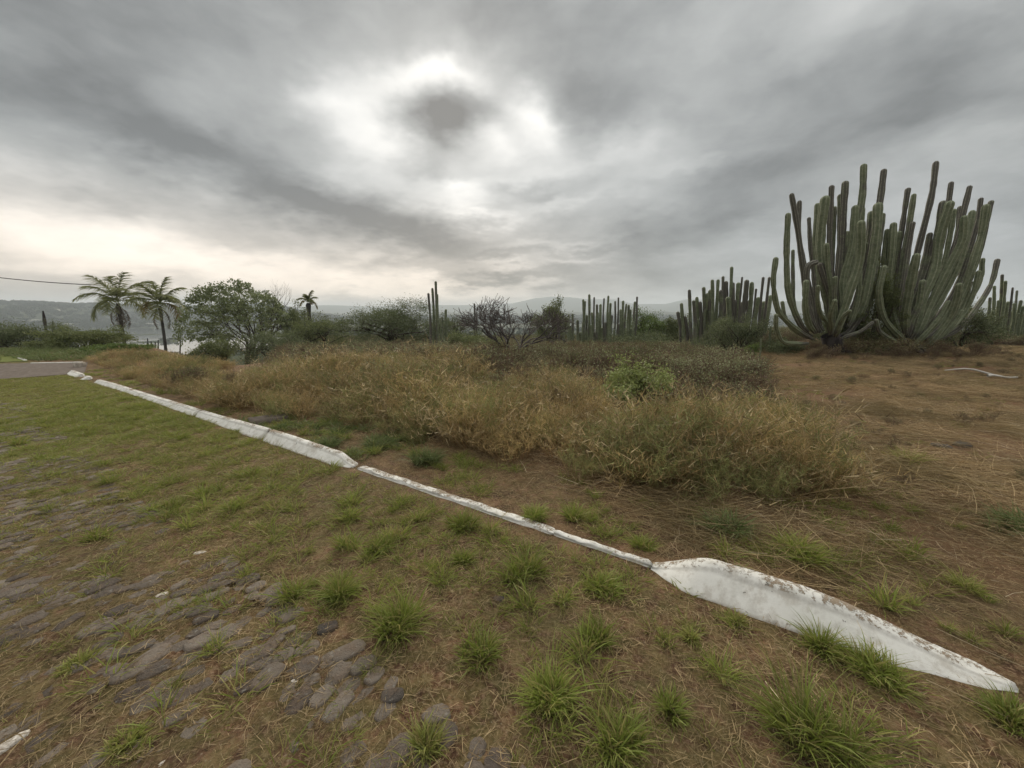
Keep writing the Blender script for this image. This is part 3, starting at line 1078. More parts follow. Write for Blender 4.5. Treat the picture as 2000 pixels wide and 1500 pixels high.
for (u, v, w, lab) in [
        (975, 1172, 26, 'small dark round stone on bare soil below the roundest grass tuft'),
        (767, 1362, 44, 'flat dark stone on the soil between two green tufts in the lower centre'),
        (640, 1228, 40, 'dark flat stone at the soil edge of the cobbles'),
        (1803, 803, 28, 'dark rock in the middle of the cut straw field'),
        (1838, 872, 26, 'grey rock beside the green patch on the straw field'),
        (1880, 870, 30, 'cluster rock right of the green patch on the straw field'),
        (1645, 787, 16, 'small dark rock nearest the dry weeds on the straw field')]:
    x, y = G(u, v)
    d = math.hypot(math.hypot(x, y), EYE)
    o = obj('rock', _rock_me, loc=(x, y, gz(x, y) + 0.004), rz=random.uniform(0, 3), label=lab, cat='rock', group='dark loose rocks')
    sz = w * d / FPX * 0.65
    o.scale = (sz, sz, sz * 0.8)

# ------------------------------------------------------------------ scatter through geometry nodes
def scatter(name, protos, P, scale, kind='stuff', tilt=0.08, normal_rot=None, rz=None, zs=None):
    n = len(P)
    P = np.asarray(P, dtype=np.float32)
    me = bpy.data.meshes.new(name)
    me.vertices.add(n)
    me.vertices.foreach_set('co', P.ravel())
    rot = np.column_stack([rng.normal(0, tilt, n), rng.normal(0, tilt, n), rng.random(n) * 6.283 if rz is None else rz]).astype(np.float32)
    a = me.attributes.new('rot', 'FLOAT_VECTOR', 'POINT'); a.data.foreach_set('vector', rot.ravel())
    sc = np.broadcast_to(np.asarray(scale, dtype=np.float32), (n,))
    sv = np.column_stack([sc, sc, sc * (1 if zs is None else zs)]).astype(np.float32)
    a = me.attributes.new('scl', 'FLOAT_VECTOR', 'POINT'); a.data.foreach_set('vector', sv.ravel())
    a = me.attributes.new('vid', 'INT', 'POINT'); a.data.foreach_set('value', rng.integers(0, len(protos), n).astype(np.int32))
    o = obj(name, me, kind=kind)
    ng = bpy.data.node_groups.new(name, 'GeometryNodeTree')
    ng.interface.new_socket('Geometry', in_out='INPUT', socket_type='NodeSocketGeometry')
    ng.interface.new_socket('Geometry', in_out='OUTPUT', socket_type='NodeSocketGeometry')
    N, L = ng.nodes, ng.links
    gi, go = N.new('NodeGroupInput'), N.new('NodeGroupOutput')
    iop = N.new('GeometryNodeInstanceOnPoints')
    join = N.new('GeometryNodeJoinGeometry')
    for p in protos:
        oi = N.new('GeometryNodeObjectInfo')
        oi.inputs['Object'].default_value = p
        oi.inputs['As Instance'].default_value = True
        L.new(oi.outputs['Geometry'], join.inputs[0])
    def attr(nm, t):
        q = N.new('GeometryNodeInputNamedAttribute'); q.data_type = t
        q.inputs['Name'].default_value = nm
        return q.outputs['Attribute']
    L.new(gi.outputs[0], iop.inputs['Points'])
    L.new(join.outputs[0], iop.inputs['Instance'])
    iop.inputs['Pick Instance'].default_value = True
    L.new(attr('vid', 'INT'), iop.inputs['Instance Index'])
    e2r = N.new('FunctionNodeEulerToRotation')
    L.new(attr('rot', 'FLOAT_VECTOR'), e2r.inputs[0])
    L.new(e2r.outputs[0], iop.inputs['Rotation'])
    L.new(attr('scl', 'FLOAT_VECTOR'), iop.inputs['Scale'])
    L.new(iop.outputs[0], go.inputs[0])
    md = o.modifiers.new('scatter', 'NODES')
    md.node_group = ng
    return o


def proto(name, mb, mat):
    return bpy.data.objects.new(name, mb.mesh(name, mat))


def tuft_mb(n, h, spread, width, lean=0.5, seg=3, droop=0.25, disc=None, hj=0.5):
    mb = MB()
    a = rng.random(n) * 6.283
    rad = np.sqrt(rng.random(n)) * (disc if disc else spread * 0.35)
    base = np.column_stack([np.cos(a) * rad, np.sin(a) * rad, np.full(n, -0.005)])
    a2 = a + rng.normal(0, 0.6, n)
    out = np.column_stack([np.cos(a2), np.sin(a2), np.zeros(n)])
    l = lean * (0.15 + rad / (rad.max() + 1e-6)) * (0.5 + rng.random(n))
    d = out * l[:, None] + [0, 0, 1]
    d /= np.linalg.norm(d, axis=1, keepdims=True)
    L = h * (1 - hj + hj * rng.random(n) * 1.3)
    bend = out * (lean * 0.5 * rng.random(n))[:, None]
    blades(mb, base, d, L, width * (0.7 + 0.6 * rng.random(n)), bend, seg, droop=droop)
    return mb


def ragged_tuft(n, h, W, width):
    """a tuft grown from several crowns, some leaning, with a fringe of trampled blades"""
    mb = MB()
    k = random.randint(3, 6)
    cs = [(random.gauss(0, W * 0.13), random.gauss(0, W * 0.12)) for _ in range(k)]
    ws = [random.uniform(0.4, 1.4) for _ in range(k)]
    for (cx, cy_), w in zip(cs, ws):
        m = max(12, int(n * w / sum(ws) * 0.82))
        a = rng.random(m) * 6.283
        rad = np.sqrt(rng.random(m)) * W * 0.17
        base = np.column_stack([cx + np.cos(a) * rad, cy_ + np.sin(a) * rad, np.full(m, -0.005)])
        la = random.uniform(0, 6.28)
        a2 = a + rng.normal(0, 0.8, m)
        out = np.column_stack([np.cos(a2), np.sin(a2), np.zeros(m)])
        d = out * (0.15 + 0.85 * rng.random((m, 1)) ** 1.3) + np.array([math.cos(la) * .3, math.sin(la) * .3, 1.0])
        d /= np.linalg.norm(d, axis=1, keepdims=True)
        L = h * random.uniform(0.65, 1.15) * (0.35 + 0.8 * rng.random(m) ** 0.8)
        bend = out * (0.5 * rng.random((m, 1))) + rng.normal(0, 0.12, (m, 3))
        blades(mb, base, d, L, width * (0.55 + 0.8 * rng.random(m)), bend, 4, droop=0.3)
    m = max(10, int(n * 0.22))
    a = rng.random(m) * 6.283
    rad = W * (0.10 + 0.28 * rng.random(m))
    base = np.column_stack([np.cos(a) * rad, np.sin(a) * rad, np.full(m, 0.004)])
    a2 = a + rng.normal(0, 0.9, m)
    d = np.column_stack([np.cos(a2), np.sin(a2), 0.15 + 0.5 * rng.random(m)])
    d /= np.linalg.norm(d, axis=1, keepdims=True)
    blades(mb, base, d, h * (0.2 + 0.5 * rng.random(m)), width * 0.7, rng.normal(0, 0.2, (m, 3)), 3, droop=0.4)
    return mb


lawn_p = [proto('lawn_tuft', tuft_mb(26, 0.055, 0.06, 0.0045, 1.1, 2, 0.2, 0.045), M['lawn']) for _ in range(4)]
short_p = [proto('grass_tuftlet', tuft_mb(34, 0.085, 0.06, 0.0042, 1.0, 3, 0.25, 0.04), M['grass']) for _ in range(4)]
med_p = [proto('grass_tuft_medium', ragged_tuft(90, 0.15, 0.16, 0.0055), M['grass']) for _ in range(6)]
dull_p = [proto('dull_tuftlet', tuft_mb(40, 0.14, 0.1, 0.008, 0.9, 3, 0.3, 0.08), M['blue_grass']) for _ in range(3)]


def litter_mb(n, R_, L, w, h=0.012, pale=False):
    mb = MB()
    a = rng.random(n) * 6.283
    rad = np.sqrt(rng.random(n)) * R_
    base = np.column_stack([np.cos(a) * rad, np.sin(a) * rad, rng.random(n) * h])
    th = rng.random(n) * 6.283
    d = np.column_stack([np.cos(th), np.sin(th), rng.normal(0, 0.12, n)])
    bd = np.column_stack([-np.sin(th), np.cos(th), -0.05 * np.ones(n)]) * rng.normal(0, 0.25, n)[:, None]
    blades(mb, base, d, L * (0.3 + rng.random(n)), w, bd, 2)
    return mb


litter_p = [proto('litter', litter_mb(60, 0.18, 0.055, 0.0024), M['straw']) for _ in range(3)]


def mat_mb(n, R_, L, w, h=0.07):
    """pressed down straw, mostly one direction"""
    mb = MB()
    a = rng.random(n) * 6.283
    rad = np.sqrt(rng.random(n)) * R_
    base = np.column_stack([np.cos(a) * rad, np.sin(a) * rad, rng.random(n) ** 2 * h])
    th = rng.normal(0, 0.7, n)
    d = np.column_stack([np.cos(th), np.sin(th), rng.normal(0.02, 0.10, n)])
    bd = np.column_stack([-np.sin(th), np.cos(th), -0.1 * np.ones(n)]) * rng.normal(0, 0.3, n)[:, None]
    blades(mb, base, d, L * (0.4 + rng.random(n)), w, bd, 3)
    return mb


straw_p = [proto('straw_mat', mat_mb(110, 0.34, 0.30, 0.0036), M['straw']) for _ in range(4)]
stalk_p = [proto('stalks', mat_mb(5, 0.3, 0.34, 0.0028, 0.10), M['straw_pale']) for _ in range(4)]


def weed_mb(n, h, spread, lean, w=0.0042, tips=7, green_frac=0.3):
    mb = MB()
    a = rng.random(n) * 6.283
    rad = np.sqrt(rng.random(n)) * spread
    base = np.column_stack([np.cos(a) * rad, np.sin(a) * rad, np.full(n, -0.01)])
    a2 = a + rng.normal(0, 0.8, n)
    out = np.column_stack([np.cos(a2), np.sin(a2), np.zeros(n)])
    l = lean * (0.2 + rng.random(n))
    d = out * l[:, None] + [0, 0, 1]
    d /= np.linalg.norm(d, axis=1, keepdims=True)
    L = h * (0.55 + 0.5 * rng.random(n))
    bend = out * (0.35 * lean * rng.random(n))[:, None]
    droop = 0.25
    r = rng.random(n)
    blades(mb, base, d, L, w, bend, 4, rnd=r, droop=droop)
    # seed heads / side twigs on the upper half
    for k in range(tips):
        t = 0.35 + 0.62 * rng.random(n)
        p = base + d * L[:, None] * t[:, None] + bend * L[:, None] * (t ** 2)[:, None] - np.array([0, 0, 1.0]) * (droop * L * t ** 3)[:, None]
        q = rng.normal(size=(n, 3)) * 0.8 + [0, 0, 0.7]
        q /= np.linalg.norm(q, axis=1, keepdims=True)
        m0 = mb.n
        blades(mb, p, q, 0.045 + 0.07 * rng.random(n), w * 1.5, np.zeros((n, 3)), 1, rnd=rng.random(n))
        mb.C[-1][:, 1] = 0.6 + 0.4 * rng.random(len(mb.C[-1]))
    return mb


weed_p = [proto('weed_clump', weed_mb(75, 0.62, 0.14, 0.55), M['weed']) for _ in range(4)] + \
         [proto('weed_clump_green', weed_mb(75, 0.60, 0.14, 0.5, 0.0038, 10), M['weed_green']) for _ in range(4)]


tall_p = [proto('tall_stalks', weed_mb(14, 0.80, 0.18, 0.9, 0.0066, 5), M['straw']) for _ in range(5)]

# ------------------------------------------------------------------ branching plants
def branching(start, direction, length, rad, levels, split=3, spread=0.7, shrink=0.68, up=0.1, seg=4, gnarl=0.18, rs=0.62, rnd=random):
    """returns (polylines, radii, tips)"""
    lines, tips = [], []

    def go(p, d, L, r, lv):
        pts = [p]; rr = [r]
        q = p.copy(); dd = d.copy()
        for i in range(seg):
            dd = dd + np.array([rnd.gauss(0, gnarl), rnd.gauss(0, gnarl), rnd.gauss(0, gnarl * 0.6) + up])
            dd /= np.linalg.norm(dd)
            q = q + dd * L / seg
            pts.append(q.copy()); rr.append(r * (1 - (1 - rs) * (i + 1) / seg))
        lines.append((pts, rr, lv))
        if lv == 0:
            tips.append(q)
            tips.append(pts[len(pts) // 2])
            return
        k = split if isinstance(split, int) else split[lv - 1]
        for j in range(k):
            f = 1.0 if j == 0 else rnd.uniform(0.45, 1.0)
            idx = min(seg, max(1, int(round(f * seg))))
            a = rnd.uniform(0, 6.283)
            side = np.cross(dd, [math.cos(a), math.sin(a), 0.3]); side /= np.linalg.norm(side) + 1e-9
            nd = dd + side * spread * rnd.uniform(0.6, 1.25)
            nd /= np.linalg.norm(nd)
            go(pts[idx].copy(), nd, L * shrink * rnd.uniform(0.75, 1.2), rr[idx] * 0.72, lv - 1)

    go(np.array(start, dtype=float), np.array(direction, dtype=float) / np.linalg.norm(direction), length, rad, levels)
    return lines, tips


def wood_mesh(name, lines, mat, sides=5, min_r=0.0):
    mb = MB()
    for pts, rr, lv in lines:
        if rr[0] < min_r:
            continue
        tube(mb, pts, rr, sides if lv > 1 else 3)
    return mb.mesh(name, mat, True)


def crown_points(tips, per, spread, keep=1.0):
    T = np.array(tips)
    T = T[rng.random(len(T)) < keep]
    P = np.repeat(T, per, axis=0)
    return P + rng.normal(size=P.shape) * spread


def place_plant(name, label, cat, x, y, parts, rz=0.0, scale=1.0, group=None, sx=None):
    e = obj(name, None, loc=(x, y, gz(x, y) - 0.02), rz=rz, label=label, cat=cat, group=group)
    e.scale = (scale, scale, scale) if sx is None else sx
    e.empty_display_size = 0.3
    for nm, me in parts:
        obj(nm, me, parent=e)
    return e


def make_bush(w, h, leafmat, n_leaf=6000, size=0.05, trunk='bark', stems=6, levels=3, layered=False, sparse=0.85, gnarl=0.2, fill=0.8):
    """returns parts, fitted to width w and height h"""
    lines, tips = [], []
    for i in range(stems):
        a = i * 6.283 / stems + random.uniform(-.4, .4)
        tilt = random.uniform(0.25, 1.15)
        d = [math.cos(a) * tilt, math.sin(a) * tilt, 1.0]
        l, t = branching([0, 0, 0], d, 0.42, 0.030, levels, 3, 0.75, 0.68, 0.03 if layered else 0.07, 3, gnarl)
        lines += l; tips += t
    T = np.array(tips)
    lo, hi = np.percentile(T, 2, axis=0), np.percentile(T, 98, axis=0)
    sc = np.array([w / (hi[0] - lo[0]), w / (hi[1] - lo[1]), h / (hi[2])])
    cen = np.array([(hi[0] + lo[0]) / 2, (hi[1] + lo[1]) / 2, 0])
    def fit(P):
        return (np.array(P) - cen * np.clip(np.array(P)[..., 2:3] / (0.3 * hi[2]), 0, 1)) * sc
    lines = [(fit(p), np.array(r) * min(sc), lv) for p, r, lv in lines]
    T = fit(T)
    T[:, 2] = np.maximum(T[:, 2], 0.05 * h)
    T = T[rng.random(len(T)) < sparse]
    per = max(1, n_leaf // len(T))
    P = np.repeat(T, per, axis=0)
    clump = w * 0.045
    P = P + rng.normal(size=P.shape) * [clump, clump, clump * (0.35 if layered else 0.8)]
    nf = int(n_leaf * fill)
    a = rng.random(nf) * 6.283
    cz = rng.random(nf)
    k = np.sqrt(np.clip(1 - cz ** 2.2, 0, 1))
    sh = (0.55 + 0.42 * rng.random(nf)) * (0.86 + 0.16 * fbm(np.cos(a) * 2 + cz, np.sin(a) * 2 - cz, 0.7, 3, int(w * 10) % 7))
    P = np.concatenate([P, np.column_stack([np.cos(a) * k * sh * w / 2, np.sin(a) * k * sh * w / 2, h * (0.03 + 0.88 * cz * (0.75 + 0.3 * sh))])])
    P = P[P[:, 2] > 0.02]
    mb = MB()
    leaves(mb, P, size, 1.7)
    return [('branches', wood_mesh('branches', lines, M[trunk], 4)), ('foliage', mb.mesh('foliage', M[leafmat]))]


def bush_at(name, label, u, vtop, wpx, D, leafmat, cat='bush', vbase=None, **kw):
    """bush standing at forward distance D, its top and width read from the photograph"""
    x = at_depth(u, 650, D)[0]
    zt = at_depth(u, vtop, D)[2]
    zb = gz(x, D)
    th = math.atan2(x, D)
    w = wpx * D / FPX * math.cos(th) ** 1.0
    h = max(0.3, zt - zb)
    group = kw.pop('group', None)
    parts = make_bush(w, h, leafmat, **kw)
    return place_plant(name, label, cat, x, D, parts, rz=-th, group=group)


# ------------------------------------------------------------------ cacti
def smooth_path(P, n):
    """Catmull-Rom through P"""
    P = np.asarray(P, dtype=float)
    Q = np.vstack([2 * P[0] - P[1], P, 2 * P[-1] - P[-2]])
    seg = len(P) - 1
    ts = np.linspace(0, seg - 1e-6, n)
    out = []
    for t in ts:
        i = int(t); f = t - i
        p0, p1, p2, p3 = Q[i], Q[i + 1], Q[i + 2], Q[i + 3]
        out.append(0.5 * ((2 * p1) + (-p0 + p2) * f + (2 * p0 - 5 * p1 + 4 * p2 - p3) * f * f + (-p0 + 3 * p1 - 3 * p2 + p3) * f ** 3))
    return np.array(out)


def cactus_stem(P, r_base, r_top, tone, ribs=7, n=26, sub=4, seed=0):
    """ribbed column along P (base first), rounded top"""
    rr = np.random.default_rng(seed)
    P = np.array(P, dtype=float)
    P[1:-1] += rr.normal(0, r_base * 0.28, P[1:-1].shape)
    C = smooth_path(P, n)
    # arc length parameter
    L = np.concatenate([[0], np.cumsum(np.linalg.norm(np.diff(C, axis=0), axis=1))])
    t = L / L[-1]
    # rounded cap
    tipdir = C[-1] - C[-2]; tipdir /= np.linalg.norm(tipdir)
    capn = 4
    caps = []
    rad = r_base + (r_top - r_base) * t ** 0.8
    rad = rad * (1 + 0.06 * np.sin(L * 4.1 + rr.random() * 6) + 0.05 * np.sin(L * 11 + rr.random() * 6) - 0.16 * np.exp(-((t - rr.uniform(.45, .85)) / 0.02) ** 2))
    rad *= np.clip(0.62 + t * 2.8, 0, 1)
    pts = [c for c in C]; rads = [x for x in rad]; ts = [x for x in t]
    for k in range(1, capn + 1):
        a = k / capn * math.pi / 2
        pts.append(C[-1] + tipdir * math.sin(a) * rad[-1] * 1.05)
        rads.append(max(rad[-1] * math.cos(a), 0.004)); ts.append(1.0)
    pts = np.array(pts); rads = np.array(rads); ts = np.array(ts)
    T = np.gradient(pts, axis=0); T /= np.linalg.norm(T, axis=1, keepdims=True) + 1e-9
    sides = ribs * sub
    ph = np.arange(sides) * 2 * math.pi / sides
    prof = np.abs(np.cos(ph * ribs / 2)) ** 0.8       # 1 on crest, 0 in the groove
    rmul = 0.70 + 0.34 * prof
    ref = np.array([1.0, 0.2, 0.1]); u = np.cross(T[0], ref)
    if np.linalg.norm(u) < 0.2:
        u = np.cross(T[0], [0, 1, 0.2])
    u /= np.linalg.norm(u)
    tw = rr.random() * 6.28
    V, Cc = [], []
    for i in range(len(pts)):
        u = u - (u @ T[i]) * T[i]; u /= np.linalg.norm(u) + 1e-9
        w = np.cross(T[i], u)
        a = ph + tw
        V.append(pts[i] + rads[i] * rmul[:, None] * (np.cos(a)[:, None] * u + np.sin(a)[:, None] * w))
        Cc.append(np.column_stack([prof, np.full(sides, ts[i]), np.full(sides, tone), np.ones(sides)]))
    V = np.concatenate(V); Cc = np.concatenate(Cc)
    i = np.arange(len(pts) - 1)[:, None] * sides
    k = np.arange(sides)[None, :]
    k2 = (k + 1) % sides
    Q = np.stack([i + k, i + k2, i + sides + k2, i + sides + k], axis=-1).reshape(-1, 4)
    return mesh_np('stem', V, [Q], [M['cactus']], Cc, False)


def Z4(X, Y):      # coordinates read off an enlargement of the big cacti
    return 1480 + X / 3.571, 300 + Y / 3.571


def px_radius(w, D, u):
    th = math.atan((u - 1000) / FPX)
    return w * D * math.cos(th) / (2 * FPX)


def big_cactus(name, label, stems, D0, base_px, group):
    bx, by = at_depth(base_px[0], base_px[1], D0)[0], D0
    e = obj(name, None, loc=(bx, by, gz(bx, by)), label=label, cat='cactus', group=group)
    e.empty_display_size = 0.5
    org = np.array(e.location)
    for i, (pts, w, tone, dd) in enumerate(stems):
        n = len(pts)
        P = []
        for j, (X, Y) in enumerate(pts):
            f = 1 - (j / (n - 1)) ** 1.5            # depth offset fades to zero at the base
            u, v = Z4(X, Y)
            P.append(at_depth(u, v, D0 + dd * (0.25 + 0.75 * f)))
        P = np.array(P[::-1])
        P[0] = P[0] * 0.55 + P[1] * 0.45
        P[0, 2] -= 0.05
        u = Z4(*pts[0])[0]
        r = px_radius(w / 3.571, D0 + dd, u) * 1.17
        me = cactus_stem(P - org, r * 1.0, r * 0.92, tone, 7, 30, 4, i)
        obj('stem', me, parent=e)
    return e, org


LEFT = [
    ([(125, 740), (113, 900), (135, 1080), (200, 1170), (300, 1250), (420, 1290)], 36, 0.15, -0.9),
    ([(210, 432), (205, 700), (225, 980), (290, 1180), (400, 1280)], 40, 0.4, -0.3),
    ([(245, 680), (248, 860), (270, 1080), (330, 1230), (430, 1290)], 24, 0.5, 0.6),
    ([(237, 292), (262, 520), (325, 800), (340, 1000), (370, 1180), (450, 1290)], 36, 0.95, 0.0),
    ([(290, 342), (283, 560), (325, 760), (365, 1000), (400, 1180), (470, 1290)], 34, 0.85, 0.5),
    ([(357, 456), (368, 680), (395, 900), (400, 1150), (450, 1290)], 26, 0.95, 0.9),
    ([(415, 362), (402, 650), (408, 900), (430, 1150), (480, 1290)], 36, 0.3, 1.0),
    ([(470, 325), (446, 600), (455, 820), (500, 1060), (520, 1290)], 62, 0.05, 0.1),
    ([(514, 238), (508, 560), (500, 860), (510, 1100), (520, 1290)], 38, 0.85, 0.7),
    ([(538, 378), (525, 700), (520, 1000), (520, 1290)], 26, 0.5, 1.2),
    ([(610, 212), (592, 480), (575, 760), (550, 1050), (530, 1290)], 46, 0.7, 0.6),
    ([(575, 300), (572, 560), (560, 850), (540, 1100), (525, 1290)], 40, 0.6, 1.0),
    ([(738, 92), (718, 330), (660, 640), (600, 980), (560, 1160), (530, 1290)], 46, 0.45, 0.5),
    ([(680, 382), (645, 640), (600, 900), (570, 1120), (530, 1290)], 52, 0.2, 0.2),
    ([(732, 388), (705, 590), (650, 860), (590, 1100), (530, 1290)], 36, 0.35, 1.0),
    ([(722, 490), (700, 740), (660, 960), (600, 1120), (560, 1230), (530, 1290)], 62, 0.0, -0.7),
    ([(878, 125), (858, 320), (800, 580), (740, 860), (660, 1120), (550, 1290)], 44, 0.75, 0.8),
    ([(838, 370), (812, 560), (790, 800), (730, 1060), (640, 1220), (550, 1300)], 62, 0.35, 0.3),
    ([(872, 430), (850, 640), (800, 900), (720, 1120), (560, 1290)], 36, 0.55, 1.3),
    ([(790, 420), (770, 620), (740, 860), (680, 1080), (560, 1290)], 50, 0.6, 1.1),
    ([(400, 760), (350, 790), (340, 940), (360, 1130), (450, 1290)], 42, 0.9, -0.3),
    ([(440, 780), (470, 880), (500, 1010), (520, 1150), (520, 1290)], 46, 0.85, -0.1),
    ([(420, 930), (418, 1020), (445, 1110), (490, 1180), (510, 1290)], 30, 0.1, -1.0),
    ([(537, 1030), (520, 1110), (512, 1200), (500, 1290)], 36, 0.1, -1.2),
    ([(338, 900), (330, 1060), (350, 1180), (440, 1290)], 42, 0.2, -0.6),
    ([(540, 870), (545, 1000), (540, 1120), (520, 1290)], 34, 0.4, -0.5),
    ([(640, 1100), (600, 1130), (570, 1190), (520, 1290)], 30, 0.4, -1.1),
    ([(128, 1130), (135, 1220), (180, 1310), (270, 1330), (420, 1300)], 30, 0.15, -1.0),
    ([(172, 1040), (185, 1130), (240, 1220), (330, 1270), (440, 1300)], 26, 0.35, 0.2),
    ([(620, 560), (610, 760), (590, 960), (560, 1140), (530, 1290)], 50, 0.5, 1.5),
    ([(450, 500), (455, 760), (470, 980), (500, 1180), (520, 1290)], 46, 0.6, 1.5),
    ([(760, 640), (742, 820), (720, 1010), (690, 1180), (640, 1290)], 44, 0.4, 0.9),
    ([(705, 820), (700, 960), (670, 1120), (600, 1270)], 40, 0.2, 0.0),
    ([(822, 760), (800, 900), (770, 1050), (700, 1250)], 42, 0.5, 0.4),
    ([(480, 640), (490, 800), (510, 1000), (525, 1270)], 40, 0.3, -0.3),
    ([(800, 1180), (720, 1240), (640, 1275), (540, 1290)], 32, 0.7, -0.6),
]
RIGHT = [
    ([(880, 800), (850, 960), (862, 1100), (910, 1200), (1000, 1290), (1060, 1330)], 46, 0.05, -0.8),
    ([(838, 620), (835, 800), (850, 1000), (930, 1220), (1030, 1320)], 44, 0.6, 1.0),
    ([(985, 560), (960, 760), (945, 980), (970, 1180), (1030, 1320)], 42, 0.3, 0.7),
    ([(826, 1165), (850, 1240), (920, 1300), (1040, 1335)], 34, 0.5, -0.9),
    ([(902, 540), (885, 720), (880, 920), (920, 1150), (1030, 1320)], 36, 0.3, 0.5),
    ([(946, 500), (930, 700), (915, 940), (940, 1150), (1030, 1320)], 52, 0.1, 0.3),
    ([(1047, 256), (1010, 520), (970, 800), (960, 1080), (1020, 1320)], 38, 0.75, 0.8),
    ([(1088, 295), (1062, 500), (1010, 780), (975, 1060), (1020, 1320)], 40, 0.5, 0.5),
    ([(1080, 490), (1060, 660), (1010, 900), (985, 1120), (1025, 1320)], 36, 0.7, 0.2),
    ([(1242, 70), (1205, 300), (1130, 620), (1060, 900), (1010, 1120), (1030, 1320)], 44, 0.8, 0.6),
    ([(1105, 718), (1075, 860), (1045, 1000), (1030, 1140), (1035, 1320)], 64, 0.0, -0.9),
    ([(1200, 568), (1160, 760), (1100, 960), (1050, 1140), (1040, 1325)], 46, 0.6, 0.4),
    ([(1290, 352), (1245, 580), (1180, 820), (1100, 1060), (1060, 1200), (1045, 1325)], 58, 0.6, 0.3),
    ([(1348, 210), (1322, 400), (1270, 640), (1190, 900), (1090, 1150), (1050, 1325)], 40, 0.8, 1.0),
    ([(1338, 358), (1300, 580), (1240, 820), (1160, 1050), (1080, 1220), (1050, 1330)], 72, 0.05, -0.1),
    ([(1368, 400), (1345, 600), (1290, 820), (1200, 1060), (1070, 1320)], 40, 0.35, 0.5),
    ([(1476, 238), (1440, 400), (1370, 640), (1280, 880), (1150, 1150), (1065, 1330)], 42, 0.8, 0.8),
    ([(1410, 380), (1390, 560), (1330, 780), (1230, 1030), (1070, 1320)], 36, 0.6, 1.2),
    ([(1440, 455), (1395, 620), (1330, 820), (1230, 1050), (1130, 1220), (1060, 1340)], 66, 0.0, -0.4),
    ([(1495, 415), (1450, 580), (1390, 780), (1300, 980), (1180, 1180), (1070, 1340)], 54, 0.25, 0.1),
    ([(1556, 322), (1530, 480), (1460, 720), (1370, 960), (1230, 1190), (1080, 1335)], 40, 0.7, 0.8),
    ([(1592, 375), (1560, 560), (1490, 790), (1400, 1000), (1260, 1200), (1090, 1345)], 56, 0.15, 0.3),
    ([(1627, 342), (1602, 480), (1540, 720), (1450, 960), (1310, 1180), (1110, 1340)], 40, 0.5, 0.7),
    ([(1405, 920), (1385, 1020), (1330, 1160), (1250, 1280), (1170, 1345), (1085, 1350)], 56, 0.0, -1.1),
    ([(1330, 1040), (1260, 1150), (1170, 1260), (1090, 1330), (1040, 1345)], 46, 0.15, -0.8),
    ([(1568, 742), (1540, 900), (1470, 1060), (1360, 1210), (1130, 1345)], 38, 0.3, 0.6),
    ([(1540, 830), (1500, 980), (1430, 1120), (1310, 1250), (1120, 1350)], 42, 0.25, 0.0),
    ([(1480, 900), (1440, 1040), (1360, 1180), (1240, 1290), (1100, 1350)], 44, 0.4, 0.5),
    ([(1670, 748), (1625, 900), (1550, 1050), (1420, 1210), (1160, 1345)], 40, 0.7, 1.0),
    ([(1500, 640), (1460, 800), (1380, 980), (1250, 1180), (1080, 1330)], 44, 0.6, 1.3),
    ([(1250, 620), (1220, 800), (1150, 1000), (1070, 1180), (1040, 1325)], 50, 0.7, 1.2),
    ([(1000, 700), (990, 860), (985, 1040), (1030, 1320)], 44, 0.6, 1.0),
    ([(1150, 900), (1120, 1040), (1070, 1180), (1040, 1325)], 50, 0.5, -0.2),
    ([(1420, 1100), (1350, 1200), (1240, 1300), (1090, 1350)], 34, 0.2, -0.5),
]
grp = 'tall many-stemmed organ pipe cacti'
D0 = 15.0
cl, ol = big_cactus('organ_pipe_cactus', 'left one of the two giant many-armed cacti, with dark twisted arms at its left side', LEFT, D0, Z4(500, 1290), grp)
cr_, orr = big_cactus('organ_pipe_cactus', 'right one of the two giant many-armed cacti, with wide green arms fanning to the right', RIGHT, D0, Z4(1050, 1340), grp)


def cactus_trunk(parent, org, px_top, px_g, D):
    top = at_depth(*Z4(*px_top), D) - org
    g = at_depth(*Z4(*px_g), D)
    g = np.array([g[0], g[1], gz(g[0], g[1]) - 0.1]) - org
    mb = MB()
    tube(mb, smooth_path([g, g * 0.5 + top * 0.5 + [0.05, 0, 0], top + [0, 0, 0.15]], 8), np.linspace(0.42, 0.30, 8), 9)
    for k in range(7):
        a = k * 0.9 + 0.3
        e = g + np.array([math.cos(a) * random.uniform(.5, 1.0), math.sin(a) * 0.6, 0.0]); e[2] = g[2] + 0.05
        tube(mb, smooth_path([top * 0.5 + g * 0.5, (g + e) / 2 + [0, 0, 0.25], e], 6), np.linspace(0.16, 0.05, 6), 6)
    obj('trunk', mb.mesh('trunk', M['dead'], True), parent=parent)


cactus_trunk(cl, ol, (500, 1290), (560, 1400), D0)
cactus_trunk(cr_, orr, (1050, 1335), (1040, 1420), D0)


